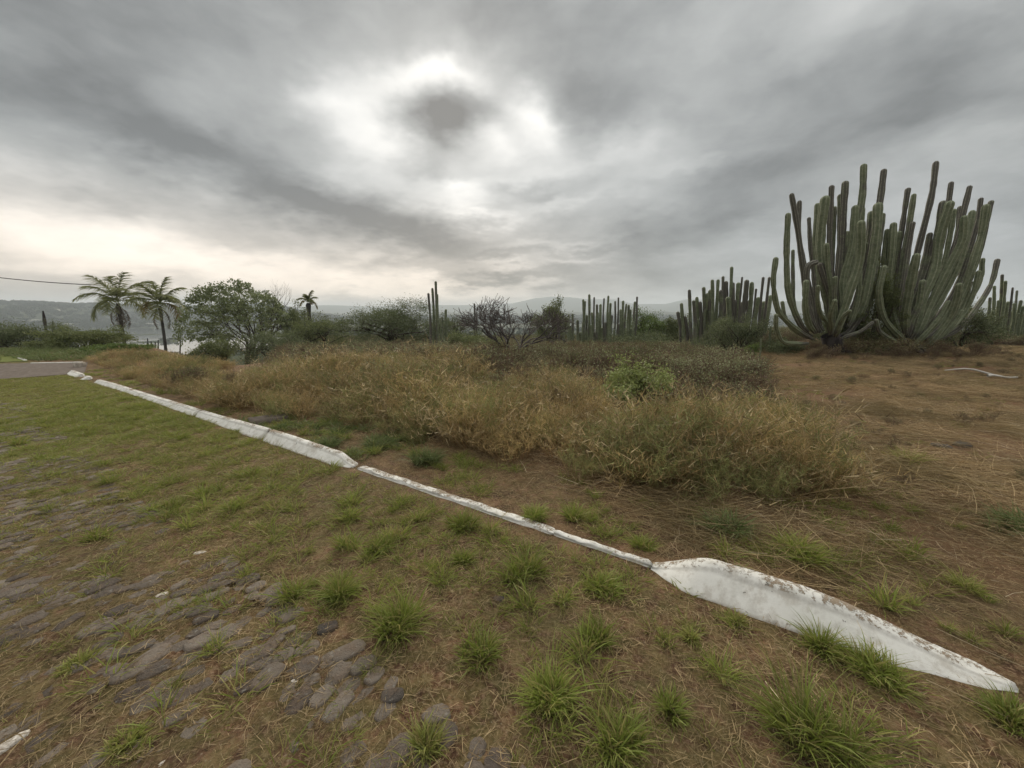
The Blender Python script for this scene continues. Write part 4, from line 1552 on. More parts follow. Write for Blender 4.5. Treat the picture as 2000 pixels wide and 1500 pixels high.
def clump(name, label, stems, conv, D, wdef, vbase, depth_j=1.0, seed=0, group=grp, cat='cactus'):
    """stems: (u, v of the top, width px, tone); all stand close together around distance D"""
    r = random.Random(seed)
    us = [s[0] for s in stems]
    cu = sum(us) / len(us)
    x0 = at_depth(cu, vbase, D)[0]
    e = obj(name, None, loc=(x0, D, gz(x0, D)), label=label, cat=cat, group=group)
    org = np.array(e.location)
    for i, s in enumerate(stems):
        u, v = s[0], s[1]
        w = s[2] if len(s) > 2 else wdef
        tone = s[3] if len(s) > 3 else r.choice([0.1, 0.2, 0.3, 0.5, 0.6, 0.8])
        d = D + r.uniform(-depth_j, depth_j)
        top = at_depth(u, v, d)
        ub = u + (cu - u) * conv
        bx = at_depth(ub, vbase, D + (d - D) * 0.7)
        b = np.array([bx[0], bx[1], gz(bx[0], bx[1]) - 0.05])
        m1 = b * 0.72 + top * 0.28; m1[0] += (top[0] - b[0]) * 0.30; m1[1] += (top[1] - b[1]) * 0.3
        m2 = b * 0.35 + top * 0.65; m2[0] += (top[0] - b[0]) * 0.10 + r.uniform(-.04, .04)
        rad = px_radius(w, d, u)
        me = cactus_stem(np.array([b, m1, m2, top]) - org, rad, rad * 0.9, tone, 6, 16, 2, seed * 100 + i)
        obj('stem', me, parent=e)
    return e


def Z3(L, ox=960, oy=500, k=3.571):
    return [(ox + a[0] / k, oy + a[1] / k, *a[2:]) for a in L]


clump('organ_pipe_cactus', 'mid-sized cactus thicket directly left of the giant cacti, behind a dark bush',
      Z3([(1325, 340), (1380, 245), (1410, 320), (1432, 295), (1455, 330), (1480, 228), (1505, 270), (1528, 250, 11), (1540, 175), (1580, 175), (1615, 150, 6, .8),
          (1635, 190, 10), (1675, 85, 7, .5), (1685, 195), (1722, 200, 11), (1748, 152, 5, .8), (1780, 180, 11), (1815, 195, 10), (1845, 235, 5, .9), (1895, 155, 6, .9),
          (1937, 155, 6, .8), (1945, 285, 9), (1300, 400), (1560, 400, 9), (1600, 250, 9), (1700, 320, 9), (1860, 300, 9), (1750, 330, 9), (1490, 380, 9), (1650, 300, 11, .2),
          (1800, 320, 10, .7), (1900, 330, 10, .4), (1350, 430, 7), (1440, 450, 7)]), 0.22, 22.0, 7.5, 690, 1.2, 3)
clump('organ_pipe_cactus', 'wide low cactus thicket between the bare tree and the green bush in the middle distance',
      Z3([(640, 310), (652, 322), (682, 275), (716, 293, 4, .9), (735, 345), (760, 345), (785, 300, 3.5, .9), (815, 285, 5, .3), (830, 335), (862, 320, 4, .8), (885, 295, 3.5, .95),
          (918, 320), (940, 340), (957, 348), (1000, 325), (1015, 290, 4, .9), (535, 440, 6), (565, 410), (600, 455, 6), (618, 540, 6), (690, 490, 6), (718, 535, 5), (770, 505, 5),
          (795, 470), (855, 520, 5), (885, 480), (920, 545, 4), (985, 460), (975, 510), (500, 405), (460, 410), (900, 380), (970, 380), (740, 400), (840, 420, 5), (665, 420, 5), (700, 400, 5),
          (550, 500, 6), (640, 470, 6), (810, 400, 6), (950, 430, 5)]), 0.06, 26.0, 5.2, 690, 2.0, 4)
clump('organ_pipe_cactus', 'slender cactus with three tall columns standing alone left of the bare tree',
      Z3([(1372, 210, 4.5, .7), (1402, 172, 5, .4), (1427, 122, 5, .5), (1441, 215, 3.5, .3), (1503, 332, 5, .4), (1521, 392, 4, .2), (1476, 388, 4, .5), (1460, 395, 4, .3), (1490, 430, 4, .2)], 480, 520, 3.846),
      0.30, 20.0, 4.5, 690, 0.7, 5)
clump('organ_pipe_cactus', 'thin dark cactus spike rising behind the bare tree branches',
      Z3([(1718, 285, 3.5, .9), (1735, 370, 3.5, .9)], 480, 520, 3.846), 0.1, 27.0, 3.5, 680, 0.3, 6)
clump('organ_pipe_cactus', 'tiny cactus spikes left of the bare tree, right of the slender cactus',
      Z3([(1553, 400, 2.5, .9), (1570, 425, 2.5, .9), (1590, 415, 2.5, .8)], 480, 520, 3.846), 0.1, 32.0, 2.5, 675, 0.3, 7)
clump('organ_pipe_cactus', 'far cactus thicket at the right edge behind the giant cacti',
      [Z4(a, b) + tuple(c) for (a, b, *c) in [(1705, 850, 8, .6), (1728, 895, 8, .3), (1778, 938, 6, .7), (1808, 960, 6, .6), (1650, 930, 8, .3), (1620, 1010, 8, .5), (1680, 1030, 8, .2), (1640, 1100, 7, .3),
                                             (1745, 1040, 8, .2), (1790, 1050, 8, .2), (1835, 1030, 8, .4), (1850, 1070, 8, .2), (1880, 1000, 8, .3), (1910, 1040, 8, .3), (1710, 1090, 8, .3), (1770, 1110, 7, .1), (1945, 980, 8, .4), (1820, 1120, 7, .2)]],
      0.08, 27.0, 7, 658, 1.4, 8)
clump('young_cactus', 'small single young cactus column at the foot of the dark bush by the cactus thicket',
      Z3([(1945, 500, 5, .2)]), 0.0, 17.5, 5, 690, 0.01, 9, group='single young cacti', cat='cactus')
clump('young_cactus', 'shorter young cactus column nearest the field, in front of the dark bush',
      Z3([(1878, 582, 4, .3)]), 0.0, 14.5, 4, 700, 0.01, 10, group='single young cacti', cat='cactus')

# dead blackened cactus stub at the far left
def dead_stub():
    D = 24.0
    x0 = at_depth(92, 650, D)[0]
    e = obj('dead_cactus', None, loc=(x0, D, gz(x0, D)), label='blackened dead cactus stub poking above the bushes at the far left', cat='cactus')
    org = np.array(e.location)
    for k, (u, v, w) in enumerate([(84, 607, 7), (103, 627, 6)]):
        top = at_depth(u, v, D)
        b = np.array([at_depth(92 + (u - 92) * 0.4, 690, D)[0], D, gz(x0, D) - 0.1])
        m = b * 0.5 + top * 0.5 + [(top - b)[0] * 0.2, 0, 0]
        mb = MB()
        P = smooth_path(np.array([b, m, top]) - org, 12)
        r = px_radius(w, D, u)
        tube(mb, P, r * (1 + 0.15 * np.sin(np.arange(12) * 2.3)) * np.concatenate([np.ones(11), [0.4]]), 8)
        obj('stem', mb.mesh('stem', M['dead'], True), parent=e)


dead_stub()

# ------------------------------------------------------------------ palms
def frond_mesh(length, droop, nl, ll, mat, seed, fold=0.0, lw=0.075):
    r = np.random.default_rng(seed)
    t = np.linspace(0, 1, 14)
    # rachis in the XZ plane
    x = length * (t - 0.28 * droop * t ** 2.5)
    z = length * (0.45 * (1 - fold) * t - droop * 1.05 * t ** 2.1)
    P = np.column_stack([x, np.zeros(14), z])
    mb = MB()
    tube(mb, P, np.linspace(0.035, 0.008, 14), 4, (0.5, 0.5, 0.5, 1))
    k = np.linspace(0.16, 0.99, nl)
    base = np.column_stack([np.interp(k, t, P[:, i]) for i in range(3)])
    tang = np.gradient(base, axis=0); tang /= np.linalg.norm(tang, axis=1, keepdims=True)
    for sgn in (-1, 1):
        d = tang * 0.55 + np.array([0, sgn * 0.8, 0]) + r.normal(0, 0.16, (nl, 3)) + [0, 0, 0.12]
        d /= np.linalg.norm(d, axis=1, keepdims=True)
        L = ll * np.sin(np.clip(k * 2.7 + 0.3, 0.25, 3.0)) ** 0.6 * (0.8 + 0.4 * r.random(nl))
        blades(mb, base, d, L, lw, np.tile([0, 0, -0.55], (nl, 1)), 3)
    return mb.mesh('frond', mat)


def palm(label, u_c, v_c, u_b, v_b, D, fl, nf, seed, dead=4, tr=0.13, yellow=()):
    """crown centre pixel, lowest visible trunk pixel"""
    r = random.Random(seed)
    top = at_depth(u_c, v_c, D)
    lowp = at_depth(u_b, v_b, D)
    bx = lowp[0] + (lowp[0] - top[0]) * 0.0
    g = np.array([bx, D, gz(bx, D) - 0.1])
    e = obj('palm_tree', None, loc=(bx, D, g[2] + 0.1), label=label, cat='palm tree', group='feather palms beside the lake')
    org = np.array(e.location)
    mb = MB()
    P = smooth_path(np.array([g, g * 0.5 + top * 0.5 + [0.06, 0, 0], top]) - org, 22)
    rad = np.linspace(tr * 1.25, tr, 22) * (1 + 0.05 * np.sin(np.arange(22) * 2.6))
    rad[-4:] *= [1.1, 1.3, 1.35, 0.9]
    tube(mb, P, rad, 10)
    obj('trunk', mb.mesh('trunk', M['palm_bark'], True), parent=e)
    topl = top - org
    for i in range(nf):
        a = i * 2.399 + r.uniform(-.2, .2)
        lev = i / nf
        f = frond_mesh(fl * r.uniform(0.85, 1.1), 0.25 + 0.75 * lev, 46, fl * 0.34, M['frond_yellow'] if i in yellow else M['frond'], seed * 50 + i)
        o = obj('frond', f, parent=e, loc=tuple(topl + [0, 0, 0.15]))
        o.rotation_euler = (r.uniform(-.2, .2), -(0.95 - 1.15 * lev), a)
        if i in yellow:
            o['label'] = 'yellowing frond'
    for i in range(dead):
        a = r.uniform(0, 6.28)
        f = frond_mesh(fl * r.uniform(0.65, 0.85), 0.5, 26, fl * 0.13, M['frond_dry'], seed * 90 + i, 0.4, 0.06)
        o = obj('frond', f, parent=e, loc=tuple(topl + [0, 0, -0.15]))
        o.rotation_euler = (0, 1.05, a)
        o['label'] = 'dead hanging frond'
    return e


palm('taller palm at the left with dead fronds hanging against its trunk', 230, 592, 240, 668, 40, 3.3, 13, 3, 6, 0.13)
palm('shorter palm between the taller palm and the big round tree', 312, 597, 321, 684, 37, 2.7, 12, 5, 2, 0.11, (9, 11, 12))
palm('small ragged palm standing right of the big round tree, partly behind a bush', 602, 592, 603, 640, 46, 1.35, 9, 8, 1, 0.2, (6, 7, 8))

# ------------------------------------------------------------------ trees
def big_tree():
    D = 34.0
    u, vt = 462, 546
    x = at_depth(u, 640, D)[0]
    zb = gz(x, D)
    H = at_depth(u, vt, D)[2] - zb
    W = 225 * D / FPX * math.cos(math.atan2(x, D))
    e = obj('broadleaf_tree', None, loc=(x, D, zb - 0.05), rz=0, label='big round-topped broadleaf tree right of the palms, sky showing through its crown', cat='tree')
    lines, tips = [], []
    rnd = random.Random(12)
    for i in range(6):
        a = i * 1.05 + 0.2
        t = 0.35 + 0.35 * (i % 3)
        l, tt = branching([0, 0, 0.4], [math.cos(a) * t, math.sin(a) * t, 1], 1.9, 0.13, 4, [3, 3, 3, 3], 0.55, 0.72, 0.03, 4, 0.12, 0.62, rnd)
        lines += l; tips += tt
    T = np.array(tips)
    lo, hi = np.percentile(T, 1, axis=0), np.percentile(T, 99, axis=0)
    cen = np.array([(lo[0] + hi[0]) / 2, (lo[1] + hi[1]) / 2, 0])
    sc = np.array([W / (hi[0] - lo[0]), W / (hi[1] - lo[1]), H / hi[2]])
    fit = lambda P: (np.array(P) - cen * np.clip(np.array(P)[..., 2:3] / 2.0, 0, 1)) * sc
    # round the crown off
    T = fit(T)
    q = np.hypot(T[:, 0] / (W / 2), T[:, 1] / (W / 2))
    zmax = H * (0.42 + 0.60 * np.sqrt(np.clip(1 - np.clip(q, 0, 1) ** 2, 0, 1)))
    T[:, 2] = np.minimum(T[:, 2], zmax)
    lines = [(fit(p), np.array(r) * 1.0, lv) for p, r, lv in lines]
    obj('trunk', wood_mesh('trunk', lines, M['bark'], 6), parent=e)
    # extra leaf clusters over a dome so that the outline is lumpy
    n = 420
    a = rng.random(n) * 6.283
    c = rng.random(n) ** 0.7
    rr_ = np.sqrt(1 - c ** 2)
    dome = np.column_stack([np.cos(a) * rr_ * W / 2, np.sin(a) * rr_ * W / 2, H * (0.36 + 0.62 * c)]) * (0.93 + 0.1 * rng.random((n, 1)))
    allp = np.concatenate([T[rng.random(len(T)) < 0.55], dome])
    P = np.repeat(allp, 16, axis=0)
    P = P + rng.normal(size=P.shape) * [0.17, 0.17, 0.10]
    mb = MB()
    leaves(mb, P, 0.17, 1.6)
    obj('crown', mb.mesh('crown', M['leaf_tree']), parent=e)


big_tree()


def bare_tree():
    D = 12.5
    u = 1003
    x = at_depth(u, 690, D)[0]
    zb = gz(x, D)
    e = obj('bare_tree', None, loc=(x, D, zb - 0.05), label='leafless grey tree with spreading twiggy branches in the middle of the scrub', cat='tree')
    rnd = random.Random(5)
    lines = []
    main, tips = branching([0, 0, 0], [0.05, 0, 1], 0.55, 0.085, 0, 1, 0.1, 1, 0.1, 4, 0.06, 0.9, rnd)
    lines += main
    top = main[0][0][-1]
    for i in range(7):
        a = i * 0.9 + rnd.uniform(-.2, .2)
        t = rnd.uniform(0.4, 1.15)
        l, tt = branching(top - [0, 0, rnd.uniform(0, .25)], [math.cos(a) * t, math.sin(a) * t, 0.8], 0.60, 0.040, 4, [4, 4, 3, 3], 0.62, 0.74, 0.05, 4, 0.15, 0.6, rnd)
        lines += l
    T = np.array([p for pts, r, lv in lines for p in pts])
    hi = np.percentile(T, 99.3, axis=0); lo = np.percentile(T, 0.7, axis=0)
    H = at_depth(u, 584, D)[2] - zb
    W = 225 * D / FPX
    sc = np.array([W / (hi[0] - lo[0]), W / (hi[0] - lo[0]), H / hi[2]])
    trunk = [l for l in lines if l[2] >= 3 or l is lines[0]]
    br = [l for l in lines if not (l[2] >= 3 or l is lines[0])]
    f = lambda ls, mn: [(np.array(p) * sc, np.maximum(np.array(r) * 1.0, mn), lv) for p, r, lv in ls]
    obj('trunk', wood_mesh('trunk', f(trunk, 0.02), M['bare'], 6), parent=e)
    obj('branches', wood_mesh('branches', f(br, 0.0065), M['bare'], 3), parent=e)


bare_tree()

GB = 'green bushes behind the dry weeds'
bush_at('bush', 'dark grey-green bush at the left edge, nearest the mown verge', 45, 636, 210, 19, 'leaf_dark', n_leaf=9000, size=0.06, group=GB, levels=3)
bush_at('bush', 'wide flat-layered green bush left of the taller palm, beside the dead cactus stub', 158, 642, 190, 17.5, 'leaf_olive', n_leaf=9000, size=0.06, layered=True, group=GB)
bush_at('bush', 'low bright green bush in front of the taller palm trunk', 232, 672, 125, 16, 'leaf_green', n_leaf=7000, size=0.05, layered=True, group=GB)
bush_at('bush', 'low dark bush between the two left palms and the big tree', 405, 664, 110, 20, 'leaf_olive', n_leaf=6000, size=0.06, group=GB)
bush_at('bush', 'olive bush under the right half of the big round tree', 520, 652, 150, 24, 'leaf_dark', n_leaf=6500, size=0.07, group=GB)
bush_at('bush', 'rounded green bush directly right of the small ragged palm', 635, 618, 125, 30, 'leaf_olive', n_leaf=8000, size=0.09, group=GB)
bush_at('bush', 'pale bushy tree squeezed between the big round tree and the small ragged palm', 575, 592, 60, 38, 'leaf_olive', n_leaf=4000, size=0.11, group=GB)
bush_at('bush', 'broad dark twiggy bush in the centre, left of the slender cactus', 758, 592, 175, 27, 'leaf_dark', n_leaf=14000, size=0.08, sparse=0.7, gnarl=0.28, group=GB)
bush_at('bush', 'lower dark bush behind the slender three-column cactus', 870, 618, 110, 29, 'leaf_dark', n_leaf=6000, size=0.08, group=GB)
bush_at('bush', 'brownish bush between the slender cactus and the bare tree', 925, 650, 110, 22, 'leaf_olive', n_leaf=5000, size=0.06, group=GB)
bush_at('bush', 'rounded light green tree crown rising behind the bare tree', 1078, 588, 80, 33, 'leaf_olive', n_leaf=7000, size=0.10, group=GB)
bush_at('bush', 'soft green bush right of the low cactus thicket', 1268, 606, 95, 29, 'leaf_green', n_leaf=7000, size=0.08, group=GB)
bush_at('bush', 'green bush touching the left side of the mid-sized cactus thicket', 1318, 616, 60, 27, 'leaf_olive', n_leaf=5000, size=0.08, group=GB)
bush_at('bush', 'low dark bush filling the foot of the low cactus thicket', 1235, 652, 150, 24, 'leaf_dark', n_leaf=5000, size=0.07, group=GB)
bush_at('bush', 'dense dark thorny bush standing in front of the mid-sized cactus thicket', 1440, 622, 140, 18, 'leaf_dark', n_leaf=9000, size=0.05, gnarl=0.28, group=GB)
bush_at('bush', 'small fresh green bush at the foot of the dark thorny bush', 1472, 672, 34, 15, 'leaf_green', n_leaf=1800, size=0.035, group=GB)
bush_at('bush', 'dark bush crowding the foot of the giant cacti on their left', 1535, 664, 90, 16, 'leaf_dark', n_leaf=4500, size=0.045, group=GB)
bush_at('bush', 'airy green shrub growing up between the two giant cacti', 1704, 510, 95, 15.2, 'leaf_olive', n_leaf=11000, size=0.045, sparse=0.75, group=GB)
bush_at('bush', 'dark undergrowth bush behind the right giant cactus', 1880, 596, 150, 18.0, 'leaf_dark', n_leaf=7000, size=0.06, group=GB)
bush_at('bush', 'hazy green bush behind the cactus thicket at the right edge', 1960, 600, 120, 33, 'leaf_olive', n_leaf=6000, size=0.10, group=GB)

LIME = (at_depth(1232, 760, 6.0)[0], 6.0)
bush_at('bush', 'dark bush packed between the arms of the left giant cactus', 1640, 610, 150, 15.9, 'leaf_dark', n_leaf=7000, size=0.05, group=GB)
bush_at('bush', 'dark bush packed behind the lower arms of the right giant cactus', 1775, 590, 190, 16.3, 'leaf_dark', n_leaf=9000, size=0.05, group=GB)
bush_at('bush', 'low dark tangled bush on the ground under the two giant cacti', 1715, 660, 170, 14.6, 'leaf_brown', n_leaf=5000, size=0.04, group=GB)
GS = 'leafy shrubs among the dry weeds'
bush_at('leafy_shrub', 'bright lime green leafy shrub rising out of the dry weeds, the brightest of all', 1232, 706, 160, 6.0, 'leaf_lime', 'shrub', fill=0.6, n_leaf=4200, size=0.040, trunk='twig', sparse=0.8, group=GS)
bush_at('leafy_shrub', 'brown shrub dotted with pale leaves right of the bright lime shrub', 1330, 690, 170, 8.2, 'leaf_pale', 'shrub', fill=0.9, n_leaf=1500, size=0.034, trunk='twig', sparse=0.5, stems=11, group=GS)
bush_at('leafy_shrub', 'sparse pale-leaved shrub at the edge of the open straw field', 1440, 692, 140, 8.0, 'leaf_pale', 'shrub', fill=0.9, n_leaf=1300, size=0.034, trunk='twig', sparse=0.5, stems=11, group=GS)
bush_at('leafy_shrub', 'pale-flecked shrub in front of the slender three-column cactus', 850, 668, 150, 13.0, 'leaf_pale', 'shrub', fill=0.9, n_leaf=1900, size=0.05, trunk='twig', sparse=0.6, stems=10, group=GS)
bush_at('leafy_shrub', 'pale-flecked shrub in front of the broad dark twiggy bush', 715, 674, 160, 12.5, 'leaf_pale', 'shrub', fill=0.9, n_leaf=1900, size=0.05, trunk='twig', sparse=0.6, stems=10, group=GS)
bush_at('leafy_shrub', 'yellowish leafy shrub just left of the foot of the bare tree', 905, 700, 110, 9.6, 'leaf_pale', 'shrub', fill=0.9, n_leaf=1400, size=0.042, trunk='twig', sparse=0.5, stems=10, group=GS)
bush_at('leafy_shrub', 'brown shrub just right of the foot of the bare tree', 1075, 690, 170, 10.4, 'leaf_brown', 'shrub', n_leaf=2400, size=0.036, trunk='twig', sparse=0.7, stems=12, group=GS)
bush_at('leafy_shrub', 'brownish shrub clump left of the pale-flecked shrubs, below the big tree', 560, 690, 150, 12.5, 'leaf_brown', 'shrub', n_leaf=2200, size=0.045, trunk='twig', sparse=0.7, stems=12, group=GS)

# brown scrub filling the field (nobody could count it)
def scrub_proto(leafm, n_leaf, leaf_size, seed):
    lines, tips = [], []
    rnd = random.Random(seed)
    for i in range(9):
        a = i * 0.7 + rnd.uniform(-.3, .3)
        t = rnd.uniform(0.15, 0.8)
        l, tt = branching([rnd.uniform(-.12, .12), rnd.uniform(-.12, .12), 0], [math.cos(a) * t, math.sin(a) * t, 1], 0.26, 0.008, 3, 3, 0.6, 0.72, 0.06, 3, 0.16, 0.6, rnd)
        lines += l; tips += tt
    mb = MB()
    for pts, r, lv in lines:
        tube(mb, pts, np.maximum(r, 0.0028), 3)
    nt = mb.n
    P = crown_points(tips, max(1, n_leaf // len(tips)), 0.035, 0.8)
    leaves(mb, P, leaf_size, 1.7)
    V = np.concatenate(mb.V)
    me = mb.mesh('scrub_clump', M['twig'])
    me.materials.append(leafm)
    # faces that touch leaf vertices take the second material
    nf = len(me.polygons)
    mi = np.zeros(nf, dtype=np.int32)
    ls = np.zeros(nf, dtype=np.int32); me.polygons.foreach_get('loop_start', ls)
    vi = np.zeros(len(me.loops), dtype=np.int32); me.loops.foreach_get('vertex_index', vi)
    mi[vi[ls] >= nt] = 1
    me.polygons.foreach_set('material_index', mi)
    return bpy.data.objects.new('scrub_clump', me)


scrub_p = [scrub_proto(M['leaf_brown'], 700, 0.030, 1), scrub_proto(M['leaf_pale'], 260, 0.034, 2), scrub_proto(M['leaf_brown'], 700, 0.03, 3),
           scrub_proto(M['leaf_olive'], 800, 0.032, 4), scrub_proto(M['leaf_pale'], 420, 0.036, 5)]


# ------------------------------------------------------------------ ground cover
def pts_in(x0, x1, y0, y1, dens):
    n = int((x1 - x0) * (y1 - y0) * dens)
    x = rng.uniform(x0, x1, n); y = rng.uniform(y0, y1, n)
    k = np.abs(np.arctan2(x, y)) < R(62)
    return x[k], y[k]


def lift(x, y, dz=0.0):
    return np.column_stack([x, y, ground_z(x, y) + dz])


def build_cover():
    global ROADP
    ROADP = [G(-500, 775), G(0, 742), G(90, 736), G(176, 729), G(180, 705), G(60, 700), G(-500, 688)]
    # short turf of the lane side
    x, y = pts_in(-24, 2.5, 0.4, 16.5, 190)
    s, t = st_of(x, y)
    r = np.hypot(x, y)
    n = fbm(x, y, 0.55, 4, 2)
    dens = sstep(1.2, 4.8, r - 0.9 * n) * 0.95 + 0.10
    bare = (t < 2.1)
    dens = np.where(bare, dens * sstep(-1.5, 4.0, s + 0.8 * n), dens)
    dens = dens * (1 - 0.5 * sstep(2.0, 2.6, t) * (1 - sstep(6, 10, r)))
    clumpy = sstep(-0.25, 0.35, n + 0.45 * sstep(5, 10, r))
    keep = (t > 0.10) & (rng.random(len(x)) < dens * clumpy) & ~in_poly(x, y, ROADP) & (s < 19.5)
    x, y = x[keep], y[keep]; r = np.hypot(x, y)
    scatter('turf', lawn_p, lift(x, y), 0.75 + 0.7 * rng.random(len(x)))
    # greener small tufts between the cobbles and on the bare soil
    x, y = pts_in(-8, 3.5, 0.4, 8, 110)
    s, t = st_of(x, y)
    n = fbm(x, y, 0.42, 4, 6)
    r = np.hypot(x, y)
    n = n + 0.10 * rng.normal(size=len(x))
    q1, q2, q3 = np.quantile(n, [0.72, 0.66, 0.40])
    th = np.where(t > 1.5, q1 + 0.06, q2 + (q3 - q2) * 1.2 * sstep(1.5, 3.6, r))
    keep = (t > 0.12) & (n > th) & (rng.random(len(x)) < 0.75)
    scatter('small_grass', short_p, lift(x[keep], y[keep]), 0.7 + 0.9 * rng.random(keep.sum()))
    print('SMALL', int(keep.sum()), q1, q2, q3)
    # strip behind the kerb
    x, y = pts_in(-12, 4, 1.0, 11, 80)
    s, t = st_of(x, y)
    n = fbm(x, y, 0.5, 4, 5)
    keep = (t < -0.16) & (t > -1.7) & (n > np.quantile(n, 0.6)) & ~in_poly(x, y, WEED) & (s > -1.5)
    scatter('verge_grass', short_p, lift(x[keep], y[keep]), 0.7 + 0.8 * rng.random(keep.sum()))
    keep = (t < -0.14) & (t > -1.1) & (n > -0.15) & (s > 3.0) & (s < 6.3) & (rng.random(len(x)) < 0.7)
    scatter('verge_plants', dull_p, lift(x[keep], y[keep]), 0.5 + 0.7 * rng.random(keep.sum()))
    x, y = pts_in(-8, 7, 1.3, 8.5, 9)
    s, t = st_of(x, y)
    n = fbm(x, y, 0.9, 3, 7)
    keep = (np.abs(t + 0.03) > 0.22) & (t < 2.0) & (t > -2.2) & ~in_poly(x, y, WEED) & (n > -0.2) & (np.hypot(x, y) > 1.6)
    print('MED', keep.sum())
    scatter('medium_grass', med_p, lift(x[keep], y[keep]), 0.50 + 0.85 * rng.random(keep.sum()) ** 1.5)
    # litter on the bare soil
    x, y = pts_in(-5, 5, 0.35, 6.5, 75)
    s, t = st_of(x, y)
    keep = (t < 2.6) & (np.abs(t) > 0.2)
    scatter('straw_litter', litter_p, lift(x[keep], y[keep], 0.002), 0.7 + 0.8 * rng.random(keep.sum()), tilt=0.03)
    x, y = pts_in(-12, 0, 0.35, 7, 17)
    s, t = st_of(x, y)
    keep = (t > 2.6)
    scatter('lane_litter', litter_p, lift(x[keep], y[keep], 0.008), 0.7 + 0.5 * rng.random(keep.sum()), tilt=0.03)
    # pressed straw on the right
    x, y = pts_in(0, 34, 1.2, 20, 42)
    s, t = st_of(x, y)
    n = fbm(x, y, 1.4, 3, 5)
    r = np.hypot(x, y)
    keep = (t < -0.45) & ~in_poly(x, y, WEED) & (rng.random(len(x)) < 0.40 + 0.9 * n) & (x > 0.9) & (rng.random(len(x)) < 1.1 - 0.55 * sstep(3.5, 12, r))
    x, y = x[keep], y[keep]
    scatter('pressed_straw', straw_p, lift(x, y, 0.004), 0.8 + 0.5 * rng.random(len(x)), tilt=0.04, rz=rng.normal(-0.25, 0.5, len(x)))
    x, y = pts_in(3, 40, 3, 26, 3.2)
    s, t = st_of(x, y)
    n = fbm(x, y, 1.7, 3, 4)
    keep = ~in_poly(x, y, WEED) & (np.arctan2(x, y) > R(26)) & (n > -0.15) & (t < -1.5)
    scatter('field_stubble', scrub_p[:1] + scrub_p[2:4], lift(x[keep], y[keep], -0.02), 0.12 + 0.22 * rng.random(keep.sum()) ** 2, tilt=0.3)
    # long pale stalks
    x, y = pts_in(0.2, 8, 0.5, 6, 9)
    s, t = st_of(x, y)
    keep = (t < -0.25) | (x > 1.0)
    keep &= np.abs(t + 0.03) > 0.3
    scatter('pale_stalks', stalk_p, lift(x[keep], y[keep], 0.02), 0.7 + 0.5 * rng.random(keep.sum()), tilt=0.05)
    # low fresh weeds over the straw field
    x, y = pts_in(1, 20, 1.0, 15, 24)
    s, t = st_of(x, y)
    n = fbm(x, y, 1.0, 4, 1)
    keep = (t < -0.6) & (n > np.quantile(n, 0.66)) & ~in_poly(x, y, WEED)
    scatter('field_grass', lawn_p + short_p[:2], lift(x[keep], y[keep]), 0.6 + 0.7 * rng.random(keep.sum()))
    RS = [G(-420, 700), G(40, 701), G(66, 705), G(170, 704), G(196, 700), G(190, 688), G(-420, 684)]
    xs = [q[0] for q in RS]; ys = [q[1] for q in RS]
    x, y = pts_in(min(xs), max(xs), min(ys), max(ys), 16)
    keep = in_poly(x, y, RS)
    scatter('roadside_grass', dull_p, lift(x[keep], y[keep]), 1.0 + 1.3 * rng.random(keep.sum()))
    # dry weeds
    x, y = pts_in(-20, 8, 2.8, 14, 20)
    s, t = st_of(x, y)
    n = fbm(x, y, 1.1, 3, 2)
    r = np.hypot(x, y)
    lim = np.where(np.arctan2(x, y) < R(-8), 10.5 + 9 * sstep(R(-20), R(-42), -np.abs(np.arctan2(x, y))) * 0 + 8.5 * (np.arctan2(x, y) < R(-36)), np.where(np.arctan2(x, y) < R(8), 8.0, 6.4)) + 1.3 * n
    clear = np.hypot(x - LIME[0], (y - LIME[1] + 0.25) * 0.8) < 0.62
    keep = in_poly(x, y, WEED) & ~in_poly(x, y, ROADP) & (r < lim + 0.6) & ~clear & (rng.random(len(x)) < 0.80 + 0.7 * n) & (rng.random(len(x)) < 1.1 - 0.5 * sstep(7, 13, r))
    x, y, n, r = x[keep], y[keep], n[keep], r[keep]
    edge = sstep(0.3, 1.6, -st_of(x, y)[1] - 0.7)
    sc = (0.86 + 0.45 * edge + 0.42 * n) * (0.75 + 0.4 * rng.random(len(x)))
    dl = np.hypot(x - LIME[0], y - LIME[1] + 0.7)
    sc = sc * (1 - 0.42 * (1 - sstep(R(-35), R(-27), np.arctan2(x, y))) * sstep(8, 12, r))
    sc = sc * (1 - 0.40 * np.exp(-(dl / 0.9) ** 2)) * (1 - 0.25 * sstep(4.8, 7, r) * (x > -1))
    scatter('dry_weeds', weed_p, lift(x, y), sc, tilt=0.22)
    q = rng.random(len(x)) < 0.85
    scatter('tall_dry_stalks', tall_p, lift(x[q], y[q]), sc[q] * 1.05, tilt=0.3)
    # brown scrub behind
    x, y = pts_in(-60, 34, 5.5, 52, 3.0)
    n = fbm(x, y, 2.3, 3, 9)
    r = np.hypot(x, y)
    az = np.arctan2(x, y)
    road = in_poly(x, y, ROADP) | ((x < -9.5) & (y < 11.8))
    keep = ((in_poly(x, y, WEED) & (rng.random(len(x)) < np.where(x > -4, 0.25, 0.06) + sstep(np.where(x > -1.5, 5.6, 9.0), np.where(x > -1.5, 7.2, 12), r + n))) | ((y > 18) & (az < R(36)))) & ~road & ~((az < R(-31)) & (r > 11.5))
    x, y, n = x[keep], y[keep], n[keep]
    scatter('brown_scrub', scrub_p, lift(x, y), (0.82 + 0.3 * n + 0.28 * sstep(7, 10, y) + 0.7 * sstep(24, 50, y)) * (0.7 + 0.5 * rng.random(len(x))), tilt=0.1)
    # scrub at the back of the straw field
    x, y = pts_in(14, 60, 21, 44, 1.2)
